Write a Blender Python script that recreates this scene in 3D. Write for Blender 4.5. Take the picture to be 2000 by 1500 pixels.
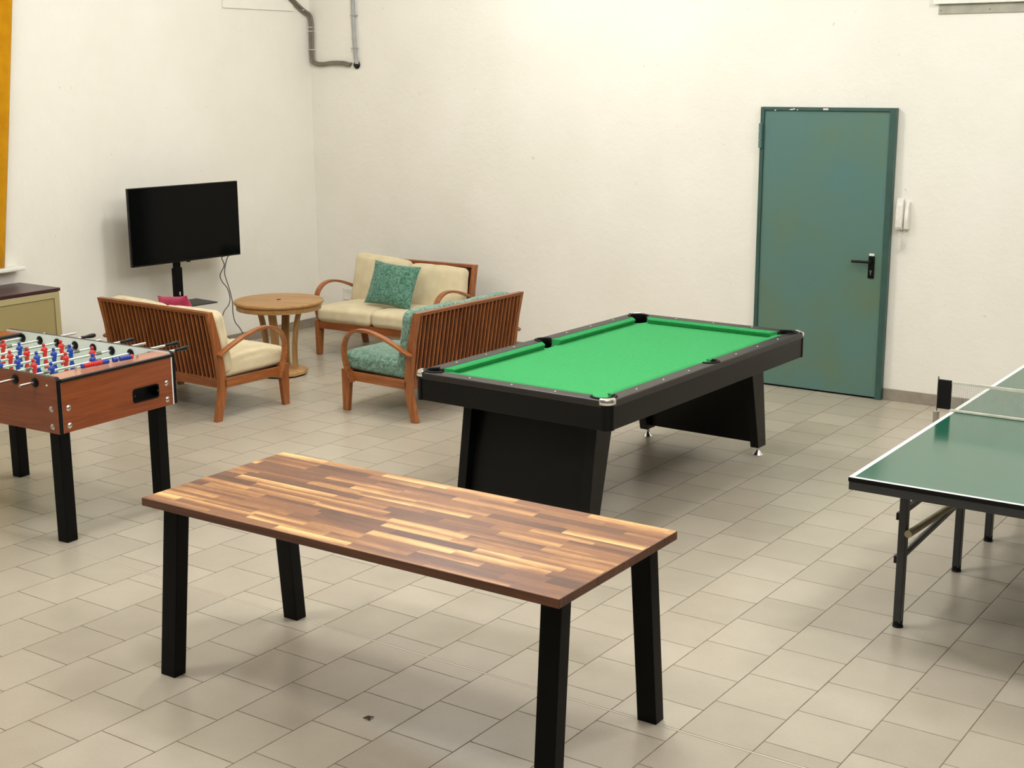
import bpy, bmesh, math, random
from mathutils import Vector, Matrix, Euler, noise
random.seed(7)
SC = bpy.context.scene
for o in list(bpy.data.objects): bpy.data.objects.remove(o, do_unlink=True)
C = SC.collection
PI = math.pi

# ------------------------------------------------------------------ camera, world, lights, exposure
cam_d = bpy.data.cameras.new('camera'); cam = bpy.data.objects.new('camera', cam_d); C.objects.link(cam)
yaw, pitch, roll, CH = -0.60798, 0.22128, -0.00424, 2.413
cam_d.sensor_width = 36.0; cam_d.lens = 2682.34/2000*36; cam_d.clip_end = 60; cam_d.clip_start = 0.05
f = Vector((math.sin(yaw)*math.cos(pitch), math.cos(yaw)*math.cos(pitch), -math.sin(pitch)))
r = Vector((math.cos(yaw), -math.sin(yaw), 0)); u = r.cross(f)
r2 = math.cos(roll)*r + math.sin(roll)*u; u2 = -math.sin(roll)*r + math.cos(roll)*u
M = Matrix((r2, u2, -f)).transposed().to_4x4(); M.translation = (0, 0, CH)
cam.matrix_world = M
SC.camera = cam

w = bpy.data.worlds.new('world'); SC.world = w; w.use_nodes = True
w.node_tree.nodes['Background'].inputs[0].default_value = (0.9, 0.93, 1.0, 1)
w.node_tree.nodes['Background'].inputs[1].default_value = 0.05

SC.view_settings.view_transform = 'Standard'; SC.view_settings.look = 'None'
SC.view_settings.exposure = 0.0; SC.view_settings.gamma = 1.0; SC.view_settings.use_curve_mapping = False

LIGHT_Z = 4.12
LAMPS = [(-5.3, 2.7), (-3.2, 5.2), (-5.9, 7.5), (-1.5, 2.7), (-0.6, 4.9), (-0.8, 7.2), (-7.9, 4.6)]
LAMP_W = [128, 110, 134, 98, 80, 124, 32]
for (lx, ly), lw in zip(LAMPS, LAMP_W):
    ld = bpy.data.lights.new('lamp_light', 'POINT'); ld.shadow_soft_size = 0.30
    ld.energy = lw; ld.color = (0.96, 0.965, 1.0)
    lo = bpy.data.objects.new('lamp_light', ld); lo.location = (lx, ly, LIGHT_Z - 0.15); C.objects.link(lo)

# ------------------------------------------------------------------ helpers
def lin(c):
    return tuple(((v/255)/12.92 if v/255 <= 0.04045 else ((v/255+0.055)/1.055)**2.4) for v in c) + (1,)

class NT:
    def __init__(s, name):
        s.m = bpy.data.materials.new(name); s.m.use_nodes = True; s.t = s.m.node_tree
        s.b = s.t.nodes['Principled BSDF']
    def n(s, kind, **kw):
        nd = s.t.nodes.new(kind)
        for k, v in kw.items(): setattr(nd, k, v)
        return nd
    def l(s, a, b): s.t.links.new(a, b)
    def math(s, op, a, b=None, c=None):
        nd = s.n('ShaderNodeMath', operation=op)
        for i, v in enumerate((a, b, c)):
            if v is None: continue
            if isinstance(v, (int, float)): nd.inputs[i].default_value = v
            else: s.l(v, nd.inputs[i])
        return nd.outputs[0]
    def mix(s, fac, a, b, mode='MIX'):
        nd = s.n('ShaderNodeMix', data_type='RGBA', blend_type=mode)
        for sock, v in ((nd.inputs[0], fac), (nd.inputs[6], a), (nd.inputs[7], b)):
            if isinstance(v, (int, float)): sock.default_value = v
            elif isinstance(v, tuple): sock.default_value = v
            else: s.l(v, sock)
        return nd.outputs[2]
    def ramp(s, fac, stops):
        nd = s.n('ShaderNodeValToRGB'); e = nd.color_ramp.elements
        while len(e) < len(stops): e.new(0.5)
        for i, (p, col) in enumerate(stops): e[i].position = p; e[i].color = col
        s.l(fac, nd.inputs[0]); return nd.outputs[0]
    def coord(s, kind='Object'): return s.n('ShaderNodeTexCoord').outputs[kind]
    def mapping(s, vec, scale=(1, 1, 1), rot=(0, 0, 0), loc=(0, 0, 0)):
        nd = s.n('ShaderNodeMapping'); nd.inputs['Scale'].default_value = scale; nd.inputs['Rotation'].default_value = rot; nd.inputs['Location'].default_value = loc
        s.l(vec, nd.inputs[0]); return nd.outputs[0]
    def noise(s, vec, scale, detail=3, rough=0.5, dist=0.0):
        nd = s.n('ShaderNodeTexNoise'); nd.inputs['Scale'].default_value = scale; nd.inputs['Detail'].default_value = detail
        nd.inputs['Roughness'].default_value = rough; nd.inputs['Distortion'].default_value = dist
        s.l(vec, nd.inputs['Vector']); return nd.outputs['Fac']
    def bump(s, h, strength, dist=0.01):
        nd = s.n('ShaderNodeBump'); nd.inputs['Strength'].default_value = strength; nd.inputs['Distance'].default_value = dist
        s.l(h, nd.inputs['Height']); s.l(nd.outputs[0], s.b.inputs['Normal'])
    def base(s, v):
        if isinstance(v, tuple): s.b.inputs['Base Color'].default_value = v
        else: s.l(v, s.b.inputs['Base Color'])
    def set(s, rough=None, metal=None, spec=None, coat=None, sheen=None):
        if rough is not None: s.b.inputs['Roughness'].default_value = rough
        if metal is not None: s.b.inputs['Metallic'].default_value = metal
        if spec is not None: s.b.inputs['Specular IOR Level'].default_value = spec
        if coat is not None: s.b.inputs['Coat Weight'].default_value = coat; s.b.inputs['Coat Roughness'].default_value = 0.15
        if sheen is not None: s.b.inputs['Sheen Weight'].default_value = sheen

def plain(name, col, rough=0.5, metal=0, spec=0.5, var=0.06, scale=12, bump=0.0, bscale=200):
    t = NT(name); c = lin(col); v = t.coord()
    n = t.noise(v, scale, 3)
    d = tuple(x*(1-var*2) for x in c[:3]) + (1,); e = tuple(min(1, x*(1+var*2)) for x in c[:3]) + (1,)
    t.base(t.ramp(n, [(0.3, d), (0.7, e)])); t.set(rough, metal, spec)
    if bump: t.bump(t.noise(v, bscale, 2), bump, 0.002)
    return t.m

def wood(name, dark, light, axis=0, rough=0.35, fine=55, coat=0.2):
    t = NT(name); sc = [fine, fine, fine]; sc[axis] = fine*0.055
    v = t.mapping(t.coord(), tuple(sc))
    n = t.noise(v, 1.0, 5, 0.6, 0.6)
    n2 = t.noise(t.mapping(t.coord(), tuple(x*0.12 for x in sc)), 1.0, 2)
    k = t.math('ADD', t.math('MULTIPLY', n, 0.65), t.math('MULTIPLY', n2, 0.35))
    t.base(t.ramp(k, [(0.34, lin(dark)), (0.62, lin(light))])); t.set(rough, coat=coat)
    t.bump(n, 0.05, 0.002)
    return t.m

# ---- setting materials
def mat_wall():
    t = NT('wall_paint'); v = t.coord('Object')
    a = t.noise(v, 1.3, 4, 0.6); b = t.noise(v, 9, 5, 0.65); sp = t.noise(v, 26, 2)
    base = t.ramp(a, [(0.3, lin((237, 233, 220))), (0.7, lin((243, 239, 228)))])
    speck = t.ramp(sp, [(0.225, (1, 1, 1, 1)), (0.245, (0, 0, 0, 1))])
    col = t.mix(t.math('MULTIPLY', speck, 0.35), base, lin((190, 176, 140)))
    t.base(col); t.set(0.75, spec=0.25)
    h = t.math('ADD', b, t.math('MULTIPLY', a, 1.5)); t.bump(h, 0.35, 0.012)
    return t.m

def mat_floor():
    t = NT('floor_tiles'); co = t.coord('Object'); sep = t.n('ShaderNodeSeparateXYZ'); t.l(co, sep.inputs[0])
    X, Y = sep.outputs[0], sep.outputs[1]
    W, L, x0, yj = 0.3003, 0.3075, -4.0109, 4.2648
    uu = t.math('DIVIDE', t.math('SUBTRACT', X, x0 - 60*W), W)
    ci = t.math('FLOOR', uu); fu = t.math('SUBTRACT', uu, ci)
    ph = t.math('DIVIDE', t.math('MODULO', ci, 3.0), 3.0)
    vv = t.math('SUBTRACT', t.math('DIVIDE', t.math('SUBTRACT', Y, yj - 60*L), L), ph)
    vi = t.math('FLOOR', vv); fv = t.math('SUBTRACT', vv, vi)
    def near(fr, size):
        d = t.math('MINIMUM', fr, t.math('SUBTRACT', 1.0, fr)); return t.math('MULTIPLY', d, size)
    wob = t.math('MULTIPLY', t.math('SUBTRACT', t.noise(co, 14, 3), 0.5), 0.0022)
    dx = t.math('ADD', near(fu, W), wob); dy = t.math('ADD', near(fv, L), wob)
    g = t.math('MINIMUM', dx, dy)
    grout = t.n('ShaderNodeMapRange'); grout.inputs[1].default_value = 0.0012; grout.inputs[2].default_value = 0.0030
    grout.inputs[3].default_value = 1; grout.inputs[4].default_value = 0; t.l(g, grout.inputs[0]); gm = grout.outputs[0]
    # expansion joint: two thin dark lines with a lighter filler between them
    dj = t.math('ABSOLUTE', t.math('SUBTRACT', Y, yj))
    jline = t.math('MULTIPLY', t.math('GREATER_THAN', dj, 0.0042), t.math('LESS_THAN', dj, 0.0078))
    jfill = t.math('LESS_THAN', dj, 0.0043)
    cell = t.n('ShaderNodeCombineXYZ'); t.l(ci, cell.inputs[0]); t.l(vi, cell.inputs[1])
    wn = t.n('ShaderNodeTexWhiteNoise'); t.l(cell.outputs[0], wn.inputs['Vector'])
    ran = wn.outputs['Value']
    blotch = t.noise(co, 5.0, 5, 0.6); fine = t.noise(co, 70, 3)
    k = t.math('ADD', t.math('ADD', t.math('MULTIPLY', ran, 0.30), t.math('MULTIPLY', blotch, 0.5)), t.math('MULTIPLY', fine, 0.2))
    tile = t.ramp(k, [(0.25, lin((168, 159, 141))), (0.75, lin((190, 181, 163)))])
    chip = t.ramp(t.noise(co, 21, 2), [(0.215, (1, 1, 1, 1)), (0.225, (0, 0, 0, 1))])
    tile = t.mix(t.math('MULTIPLY', chip, 0.5), tile, lin((120, 104, 80)))
    col = t.mix(gm, tile, lin((106, 94, 76)))
    col = t.mix(jline, col, lin((112, 98, 78)))
    col = t.mix(jfill, col, lin((206, 198, 178)))
    t.base(col)
    rr = t.math('ADD', t.math('ADD', 0.24, t.math('MULTIPLY', blotch, 0.16)), t.math('MULTIPLY', gm, 0.4))
    t.l(rr, t.b.inputs['Roughness']); t.b.inputs['Specular IOR Level'].default_value = 0.5
    h = t.math('SUBTRACT', t.math('MULTIPLY', fine, 0.08), t.math('MAXIMUM', gm, jline)); t.bump(h, 0.5, 0.002)
    return t.m

def mat_butcher():
    t = NT('butcher_block'); co = t.coord('Object'); sep = t.n('ShaderNodeSeparateXYZ'); t.l(co, sep.inputs[0])
    X, Y = sep.outputs[0], sep.outputs[1]
    rw = t.math('ADD', t.math('DIVIDE', Y, 0.0512), 40.0); ri = t.math('FLOOR', rw); fr = t.math('SUBTRACT', rw, ri)
    wn = t.n('ShaderNodeTexWhiteNoise', noise_dimensions='1D'); t.l(ri, wn.inputs['W'])
    off = wn.outputs['Value']
    ln = t.math('ADD', 0.26, t.math('MULTIPLY', t.math('FRACT', t.math('MULTIPLY', off, 7.31)), 0.14))
    sx = t.math('ADD', t.math('DIVIDE', X, ln), t.math('ADD', t.math('MULTIPLY', off, 9.0), 20.0))
    si = t.math('FLOOR', sx)
    cell = t.n('ShaderNodeCombineXYZ'); t.l(ri, cell.inputs[0]); t.l(si, cell.inputs[1])
    w2 = t.n('ShaderNodeTexWhiteNoise'); t.l(cell.outputs[0], w2.inputs['Vector']); ran = w2.outputs['Value']
    w2s = t.n('ShaderNodeSeparateColor'); t.l(w2.outputs['Color'], w2s.inputs[0]); rb = w2s.outputs[1]; rc = w2s.outputs[2]
    # per stave shifted grain
    shift = t.n('ShaderNodeCombineXYZ'); t.l(t.math('MULTIPLY', ran, 31.0), shift.inputs[0]); t.l(t.math('MULTIPLY', rb, 17.0), shift.inputs[1]); t.l(t.math('MULTIPLY', rc, 9.0), shift.inputs[2])
    va = t.n('ShaderNodeVectorMath', operation='ADD'); t.l(co, va.inputs[0]); t.l(shift.outputs[0], va.inputs[1])
    grain = t.noise(t.mapping(va.outputs[0], (7, 120, 60)), 1.0, 5, 0.65, 0.8)
    bands = t.noise(t.mapping(va.outputs[0], (1.5, 9, 8)), 1.0, 3, 0.5, 1.2)
    fig = t.noise(t.mapping(va.outputs[0], (14, 30, 20)), 1.0, 4, 0.6, 2.0)
    # sapwood: pale edge on some staves
    edge = t.math('ABSOLUTE', t.math('SUBTRACT', fr, rc))
    sap = t.math('MULTIPLY', t.math('GREATER_THAN', rb, 0.42), t.math('SUBTRACT', 1.0, t.math('MULTIPLY', edge, 1.25)))
    sap = t.math('ADD', t.math('MULTIPLY', sap, 0.52), t.math('MULTIPLY', t.math('SUBTRACT', bands, 0.5), 1.1))
    k = t.math('ADD', t.math('ADD', t.math('MULTIPLY', ran, 0.42), t.math('MULTIPLY', grain, 0.20)), t.math('ADD', t.math('MULTIPLY', t.math('MAXIMUM', sap, 0.0), 0.62), t.math('MULTIPLY', fig, 0.16)))
    col = t.ramp(k, [(0.12, lin((78, 50, 36))), (0.36, lin((118, 78, 55))), (0.55, lin((148, 101, 64))), (0.74, lin((196, 147, 92))), (0.96, lin((234, 192, 128)))])
    seam = t.math('LESS_THAN', t.math('MINIMUM', fr, t.math('SUBTRACT', 1.0, fr)), 0.012)
    col = t.mix(t.math('MULTIPLY', seam, 0.35), col, lin((80, 50, 34)))
    t.base(col); t.set(0.40, spec=0.35)
    t.bump(grain, 0.05, 0.001)
    return t.m

def mat_fabric(name, col, col2=None, scale=9, rough=0.9, sheen=0.2):
    t = NT(name); v = t.coord(); n = t.noise(v, scale, 3); wv = t.noise(v, 600, 2)
    c2 = col2 or tuple(max(0, x-14) for x in col)
    t.base(t.ramp(n, [(0.3, lin(c2)), (0.7, lin(col))])); t.set(rough, spec=0.2, sheen=sheen)
    t.bump(wv, 0.25, 0.0015); return t.m

def mat_damask(name, base, fig):
    t = NT(name); v = t.coord()
    n = t.n('ShaderNodeTexNoise'); n.inputs['Scale'].default_value = 17; n.inputs['Detail'].default_value = 2.5; n.inputs['Distortion'].default_value = 2.6
    t.l(v, n.inputs['Vector'])
    r_ = t.math('ABSOLUTE', t.math('SUBTRACT', n.outputs['Fac'], 0.5))
    k = t.ramp(r_, [(0.02, (1, 1, 1, 1)), (0.07, (0, 0, 0, 1))])
    vo = t.n('ShaderNodeTexVoronoi'); vo.inputs['Scale'].default_value = 26; t.l(v, vo.inputs['Vector'])
    k2 = t.ramp(vo.outputs['Distance'], [(0.28, (1, 1, 1, 1)), (0.42, (0, 0, 0, 1))])
    kk = t.mix(0.35, k, k2, 'ADD')
    t.base(t.mix(kk, lin(base), lin(fig))); t.set(0.8, spec=0.25, sheen=0.3)
    t.bump(t.noise(v, 500, 2), 0.2, 0.0015); return t.m

MW = mat_wall(); MF = mat_floor(); MBB = mat_butcher()
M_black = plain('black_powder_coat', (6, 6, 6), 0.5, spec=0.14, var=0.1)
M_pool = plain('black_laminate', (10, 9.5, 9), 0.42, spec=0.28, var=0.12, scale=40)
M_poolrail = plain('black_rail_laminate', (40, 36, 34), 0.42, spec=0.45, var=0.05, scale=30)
M_plast = plain('black_plastic', (8, 8, 8), 0.35, spec=0.28)
M_rubber = plain('black_rubber', (11, 11, 11), 0.6, spec=0.25)
M_chrome = plain('chrome', (238, 238, 235), 0.24, 1.0, var=0.02)
M_steel = plain('brushed_steel', (212, 210, 205), 0.25, 1.0, var=0.03)
M_white = plain('white_plastic', (236, 232, 222), 0.4)
M_wlam = plain('white_laminate', (236, 236, 224), 0.35, var=0.02)
M_felt = plain('green_felt', (66, 164, 97), 0.95, spec=0.15, var=0.03, scale=40, bump=0.25, bscale=900)
M_feltc = plain('green_cushion_felt', (52, 150, 86), 0.92, spec=0.15, var=0.03, scale=40, bump=0.2, bscale=900)
M_ppt = plain('green_table_paint', (30, 88, 68), 0.14, spec=0.9, var=0.02, scale=3)
M_line = plain('white_line_paint', (240, 240, 232), 0.35, var=0.01)
M_grey = plain('dark_grey_metal', (52, 53, 54), 0.42, spec=0.5, var=0.05)
M_cherry = wood('cherry_wood', (120, 62, 28), (174, 106, 52), 1)
M_cherryx = wood('cherry_wood_across', (108, 54, 24), (162, 92, 46), 0)
M_cherryz = wood('cherry_wood_upright', (120, 62, 28), (172, 104, 52), 2)
M_walnut_shade = wood('shaded_walnut_edge', (84, 50, 34), (120, 74, 48), 0, rough=0.45, fine=40, coat=0.0)  # walnut tone with the shade on the table's long sides coloured in
M_endgrain_shade = wood('shaded_walnut_end_grain', (70, 44, 30), (108, 70, 48), 2, rough=0.6, fine=70, coat=0.0)  # end grain, darkened further by the shade on the table's ends
M_teak = wood('pale_teak', (150, 108, 60), (190, 146, 90), 0, rough=0.45, fine=40, coat=0.05)
M_teakz = wood('pale_teak_upright', (146, 108, 62), (184, 144, 90), 2, rough=0.45, fine=40, coat=0.05)
M_foos = wood('cherry_laminate', (120, 58, 28), (152, 80, 42), 0, rough=0.33, fine=60, coat=0.3)
M_foosy = wood('cherry_laminate_end', (120, 58, 28), (152, 80, 42), 1, rough=0.33, fine=60, coat=0.3)
M_foostop = wood('cherry_laminate_top', (168, 104, 76), (190, 126, 96), 1, rough=0.3, fine=40, coat=0.3)
M_beige = mat_fabric('cream_canvas', (224, 210, 174))
M_damask = mat_damask('green_damask', (126, 160, 142), (78, 114, 96))
M_damaskd = mat_damask('dark_green_damask', (102, 146, 126), (56, 100, 82))
M_magenta = mat_fabric('magenta_fabric', (182, 58, 96))
M_darkbrown = plain('dark_brown_matte', (46, 18, 9), 0.9)
M_red = plain('red_plastic', (206, 40, 34), 0.3)
M_blue = plain('blue_plastic', (24, 62, 160), 0.3)
M_spring = plain('grey_spring', (150, 148, 140), 0.4, 0.8)
M_inner = plain('white_inner_laminate', (250, 250, 246), 0.3, var=0.01)
M_field = plain('green_field', (166, 206, 180), 0.35, var=0.03)
def mat_door():
    t = NT('green_door_paint'); v = t.coord(); n = t.noise(v, 1.7, 3, 0.5, 0.4); n2 = t.noise(v, 30, 3)
    k = t.math('ADD', t.math('MULTIPLY', n, 0.9), t.math('MULTIPLY', n2, 0.1))
    t.base(t.ramp(k, [(0.34, lin((88, 124, 120))), (0.52, lin((92, 124, 112))), (0.66, lin((98, 122, 100)))])); t.set(0.36, spec=0.5)
    return t.m
M_doorl = mat_door()
M_doorf = plain('dark_green_frame_paint', (56, 86, 78), 0.42, var=0.05)
M_base = plain('grey_tile_skirting', (150, 141, 126), 0.4, var=0.06)
M_cab = plain('olive_metal', (176, 164, 118), 0.45, var=0.02, scale=3)
M_cabp = plain('olive_panel', (160, 146, 98), 0.5, var=0.02, scale=3)
M_cabtop = plain('maroon_laminate', (64, 34, 40), 0.3, spec=0.5)
M_yellow = mat_fabric('yellow_cloth', (204, 146, 8), (188, 130, 0))
M_tvs = plain('glossy_black_screen', (4, 4, 4), 0.10, spec=0.12, var=0.0)
M_cable = plain('dark_cable', (60, 60, 54), 0.5)
M_conduit = plain('grey_brown_conduit', (118, 110, 96), 0.45)
M_conduit2 = plain('light_grey_conduit', (164, 164, 160), 0.45)
M_card = plain('cardboard_tube', (176, 166, 132), 0.7)
M_glass = plain('frosted_pane', (225, 228, 224), 0.3, var=0.01)
M_strip = plain('grey_zinc_strip', (168, 164, 146), 0.5)
M_netw = plain('white_tape', (214, 212, 196), 0.8)
M_netg = plain('grey_net_thread', (150, 150, 142), 0.8)
def mat_lamp():
    t = NT('lamp_diffuser'); t.base(lin((240, 240, 235))); t.b.inputs['Emission Color'].default_value = (1.0, 0.955, 0.865, 1)
    t.b.inputs['Emission Strength'].default_value = 3.0; return t.m
M_lamp = mat_lamp()

# ---- mesh helpers
def mesh_obj(name, bm, mat, parent=None, smooth=0.0, bevel=0.0, seg=2):
    me = bpy.data.meshes.new(name); bmesh.ops.recalc_face_normals(bm, faces=bm.faces[:]); bm.to_mesh(me); bm.free()
    for m_ in (mat if isinstance(mat, (list, tuple)) else [mat]): me.materials.append(m_)
    o = bpy.data.objects.new(name, me); C.objects.link(o)
    if parent is not None: o.parent = parent
    if smooth:
        for p in me.polygons: p.use_smooth = True
        me.set_sharp_from_angle(angle=math.radians(smooth))
    if bevel:
        b = o.modifiers.new('bevel', 'BEVEL'); b.width = bevel; b.segments = seg; b.limit_method = 'ANGLE'; b.angle_limit = math.radians(35); b.harden_normals = False
    return o

def thing(name, label, cat, loc=(0, 0, 0), rz=0.0, group=None):
    o = bpy.data.objects.new(name, None); o.empty_display_size = 0.1; C.objects.link(o); o.location = loc; o.rotation_euler = (0, 0, rz)
    return tag(o, label, cat, group)
def tag(o, label, cat, group=None):
    o['label'] = label; o['category'] = cat
    if group: o['group'] = group
    return o
def struct(o, label=None):
    o['kind'] = 'structure'
    if label: o['label'] = label
    return o

def box(bm, lo, hi, mat=0, Mx=None):
    x0, y0, z0 = lo; x1, y1, z1 = hi
    vs = [Vector(p) for p in ((x0, y0, z0), (x1, y0, z0), (x1, y1, z0), (x0, y1, z0), (x0, y0, z1), (x1, y0, z1), (x1, y1, z1), (x0, y1, z1))]
    if Mx is not None: vs = [Mx @ v for v in vs]
    V = [bm.verts.new(v) for v in vs]
    for f_ in ((0, 3, 2, 1), (4, 5, 6, 7), (0, 1, 5, 4), (1, 2, 6, 5), (2, 3, 7, 6), (3, 0, 4, 7)):
        bm.faces.new([V[i] for i in f_]).material_index = mat
def bx(*a, **k):
    bm = bmesh.new(); box(bm, *a, **k); return bm
def hexa(bm, bot, top):
    """bot, top: four points each"""
    V = [bm.verts.new(p) for p in list(bot)+list(top)]
    for f_ in ((0, 3, 2, 1), (4, 5, 6, 7), (0, 1, 5, 4), (1, 2, 6, 5), (2, 3, 7, 6), (3, 0, 4, 7)): bm.faces.new([V[i] for i in f_])
def prism(bm, pts, a, b, axis=0, mat=0):
    """polygon pts (2D) extruded along axis from a to b. axis 0: pts=(y,z); 1: (x,z); 2: (x,y)"""
    def P(p, t):
        return (t, p[0], p[1]) if axis == 0 else (p[0], t, p[1]) if axis == 1 else (p[0], p[1], t)
    A = [bm.verts.new(P(p, a)) for p in pts]; B = [bm.verts.new(P(p, b)) for p in pts]
    n = len(pts)
    bm.faces.new(A).material_index = mat; bm.faces.new(B[::-1]).material_index = mat
    for i in range(n): bm.faces.new((A[i], A[(i+1) % n], B[(i+1) % n], B[i])).material_index = mat
def smoothpath(pts, n=6):
    """Catmull-Rom"""
    P = [Vector(p) for p in pts]; P = [2*P[0]-P[1]] + P + [2*P[-1]-P[-2]]; out = []
    for i in range(1, len(P)-2):
        for k in range(n):
            t = k/n; a, b, c, d = P[i-1:i+3]
            out.append(0.5*((2*b)+(c-a)*t+(2*a-5*b+4*c-d)*t*t+(3*b-a-3*c+d)*t**3))
    out.append(P[-2]); return out
def tube(bm, pts, rad, seg=10, cap=True, mat=0):
    P = [Vector(p) for p in pts]; R = rad if isinstance(rad, (list, tuple)) else [rad]*len(P)
    up = Vector((0, 0, 1)); rings = []; prev = None
    for i, p in enumerate(P):
        d = (P[min(i+1, len(P)-1)] - P[max(i-1, 0)]).normalized()
        if prev is None:
            a = up if abs(d.z) < 0.9 else Vector((1, 0, 0)); n = d.cross(a).normalized()
        else:
            n = (prev - d*prev.dot(d)).normalized()
        prev = n; b = d.cross(n)
        rings.append([bm.verts.new(p + (n*math.cos(2*PI*k/seg) + b*math.sin(2*PI*k/seg))*R[i]) for k in range(seg)])
    for A, B in zip(rings, rings[1:]):
        for k in range(seg): bm.faces.new((A[k], A[(k+1) % seg], B[(k+1) % seg], B[k])).material_index = mat
    if cap:
        bm.faces.new(rings[0][::-1]).material_index = mat; bm.faces.new(rings[-1]).material_index = mat
def lathe(bm, prof, seg=32, c=(0, 0, 0), mat=0, rot=None):
    """prof: (r,z) list; axis z"""
    rings = []
    for r_, z in prof:
        ring = []
        for k in range(seg):
            a = 2*PI*k/seg; v = Vector((r_*math.cos(a), r_*math.sin(a), z))
            if rot is not None: v = rot @ v
            ring.append(bm.verts.new(v + Vector(c)))
        rings.append(ring)
    for A, B in zip(rings, rings[1:]):
        for k in range(seg): bm.faces.new((A[k], A[(k+1) % seg], B[(k+1) % seg], B[k])).material_index = mat
    bm.faces.new(rings[0][::-1]).material_index = mat; bm.faces.new(rings[-1]).material_index = mat
ROTY = Matrix.Rotation(-PI/2, 3, 'X')      # z axis -> y axis
ROTX = Matrix.Rotation(PI/2, 3, 'Y')       # z axis -> x axis

def strip(bm, pts, widthvec, thick):
    """bent band: centre-line pts, constant width vector, thickness perpendicular to path in the path plane"""
    P = [Vector(p) for p in pts]; Wv = Vector(widthvec); rings = []
    for i, p in enumerate(P):
        d = (P[min(i+1, len(P)-1)] - P[max(i-1, 0)]).normalized(); n = d.cross(Wv.normalized()).normalized()*thick/2
        rings.append([bm.verts.new(q) for q in (p-Wv/2-n, p+Wv/2-n, p+Wv/2+n, p-Wv/2+n)])
    for A, B in zip(rings, rings[1:]):
        for k in range(4): bm.faces.new((A[k], A[(k+1) % 4], B[(k+1) % 4], B[k]))
    bm.faces.new(rings[0][::-1]); bm.faces.new(rings[-1])

def cushion_bm(w_, d_, h_, rnd=0.04, puff=0.02, wrinkle=0.006, seed=0, n=22, stretch=(1, 1, 1), freq=9):
    """rounded, crowned, slightly creased block centred at the origin"""
    bm = bmesh.new(); bmesh.ops.create_cube(bm, size=2.0)
    bmesh.ops.subdivide_edges(bm, edges=bm.edges[:], cuts=n, use_grid_fill=True)
    off = Vector((seed*3.1, seed*7.7, seed*1.3))
    for v in bm.verts:
        q = v.co.copy()
        hx, hy, hz = w_/2, d_/2, h_/2
        p = Vector((q.x*hx, q.y*hy, q.z*hz))
        rr = min(rnd, hx, hy, hz)
        c_ = Vector((max(-hx+rr, min(hx-rr, p.x)), max(-hy+rr, min(hy-rr, p.y)), max(-hz+rr, min(hz-rr, p.z))))
        dlt = p - c_
        if dlt.length > 1e-9: p = c_ + dlt.normalized()*rr*min(1.0, max(abs(dlt.x), abs(dlt.y), abs(dlt.z))/rr)
        nx = q.x; ny = q.y; nz = q.z
        if abs(nz) > 0.5: p.z += math.copysign(puff*(1-nx**4)*(1-ny**4), nz)
        if abs(ny) > 0.5: p.y += math.copysign(puff*0.35*(1-nx**4)*(1-nz**4), ny)
        if abs(nx) > 0.5: p.x += math.copysign(puff*0.35*(1-ny**4)*(1-nz**4), nx)
        s_ = Vector((p.x*stretch[0], p.y*stretch[1], p.z*stretch[2]))
        e_ = max(abs(nx), abs(ny))
        amp = wrinkle*(0.25+0.75*e_**2)
        nn = noise.noise(s_*freq + off)*1.0 + 0.5*noise.noise(s_*freq*2.3 + off)
        g = c_.length and (p - c_*0.7).normalized() or Vector((0, 0, 1))
        p += g*nn*amp
        v.co = p
    return bm

def pillow_bm(w_, h_, t_, seed=0, n=26):
    """throw pillow lying in the XZ plane, thickness along Y"""
    bm = bmesh.new(); grid = {}
    for s in (-1, 1):
        for i in range(n+1):
            for j in range(n+1):
                a = -1+2*i/n; b = -1+2*j/n
                edge = (i in (0, n)) or (j in (0, n))
                if edge and s == 1: grid[(s, i, j)] = grid[(-1, i, j)]; continue
                k = ((1-abs(a)**2.6)*(1-abs(b)**2.6))
                y = s*t_/2*max(k, 0)**0.55
                x = a*w_/2*(1-0.07*(1-b*b)*abs(a)**3); z = b*h_/2*(1-0.07*(1-a*a)*abs(b)**3)
                nn = noise.noise(Vector((x*9+seed, z*9, s*3.0)))
                y += s*nn*0.006*(1 if not edge else 0)
                grid[(s, i, j)] = bm.verts.new((x, y, z))
    for s in (-1, 1):
        for i in range(n):
            for j in range(n):
                q = [grid[(s, i, j)], grid[(s, i+1, j)], grid[(s, i+1, j+1)], grid[(s, i, j+1)]]
                try: bm.faces.new(q if s < 0 else q[::-1])
                except ValueError: pass
    return bm

def dup_tree(root, loc, rz, label, group=None):
    def cp(o, par):
        c = o.copy(); C.objects.link(c)
        if par is not None: c.parent = par
        for ch in [x for x in C.objects if x.parent == o]: cp(ch, c)
        return c
    n = cp(root, None); n.location = loc; n.rotation_euler = (0, 0, rz); n['label'] = label
    if group: n['group'] = group
    return n

# ------------------------------------------------------------------ room shell
XL, YB, XR, YF, HC = -9.2385, 9.94, 3.6, -2.8, 4.45
M_wdark = plain('dark_unlit_wall', (104, 98, 90), 0.8)  # dark colour stands in for the unlit room behind and beside the camera
struct(mesh_obj('floor', bx((XL-0.2, YF-0.2, -0.12), (XR+0.2, YB+0.2, 0.0)), MF))
struct(mesh_obj('ceiling', bx((XL-0.2, YF-0.2, HC), (XR+0.2, YB+0.2, HC+0.15)), MW))
struct(mesh_obj('wall_left', bx((XL-0.2, YF-0.2, 0.0), (XL, YB+0.2, HC)), MW))
struct(mesh_obj('wall_back', bx((XL, YB, 0.0), (XR, YB+0.2, HC)), MW))
struct(mesh_obj('wall_right', bx((XR, YF-0.2, 0.0), (XR+0.2, YB+0.2, HC)), M_wdark))
struct(mesh_obj('wall_front', bx((XL, YF-0.2, 0.0), (XR, YF, HC)), M_wdark))
DL, DR, DT = -4.5497, -3.488, 2.1687
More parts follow.
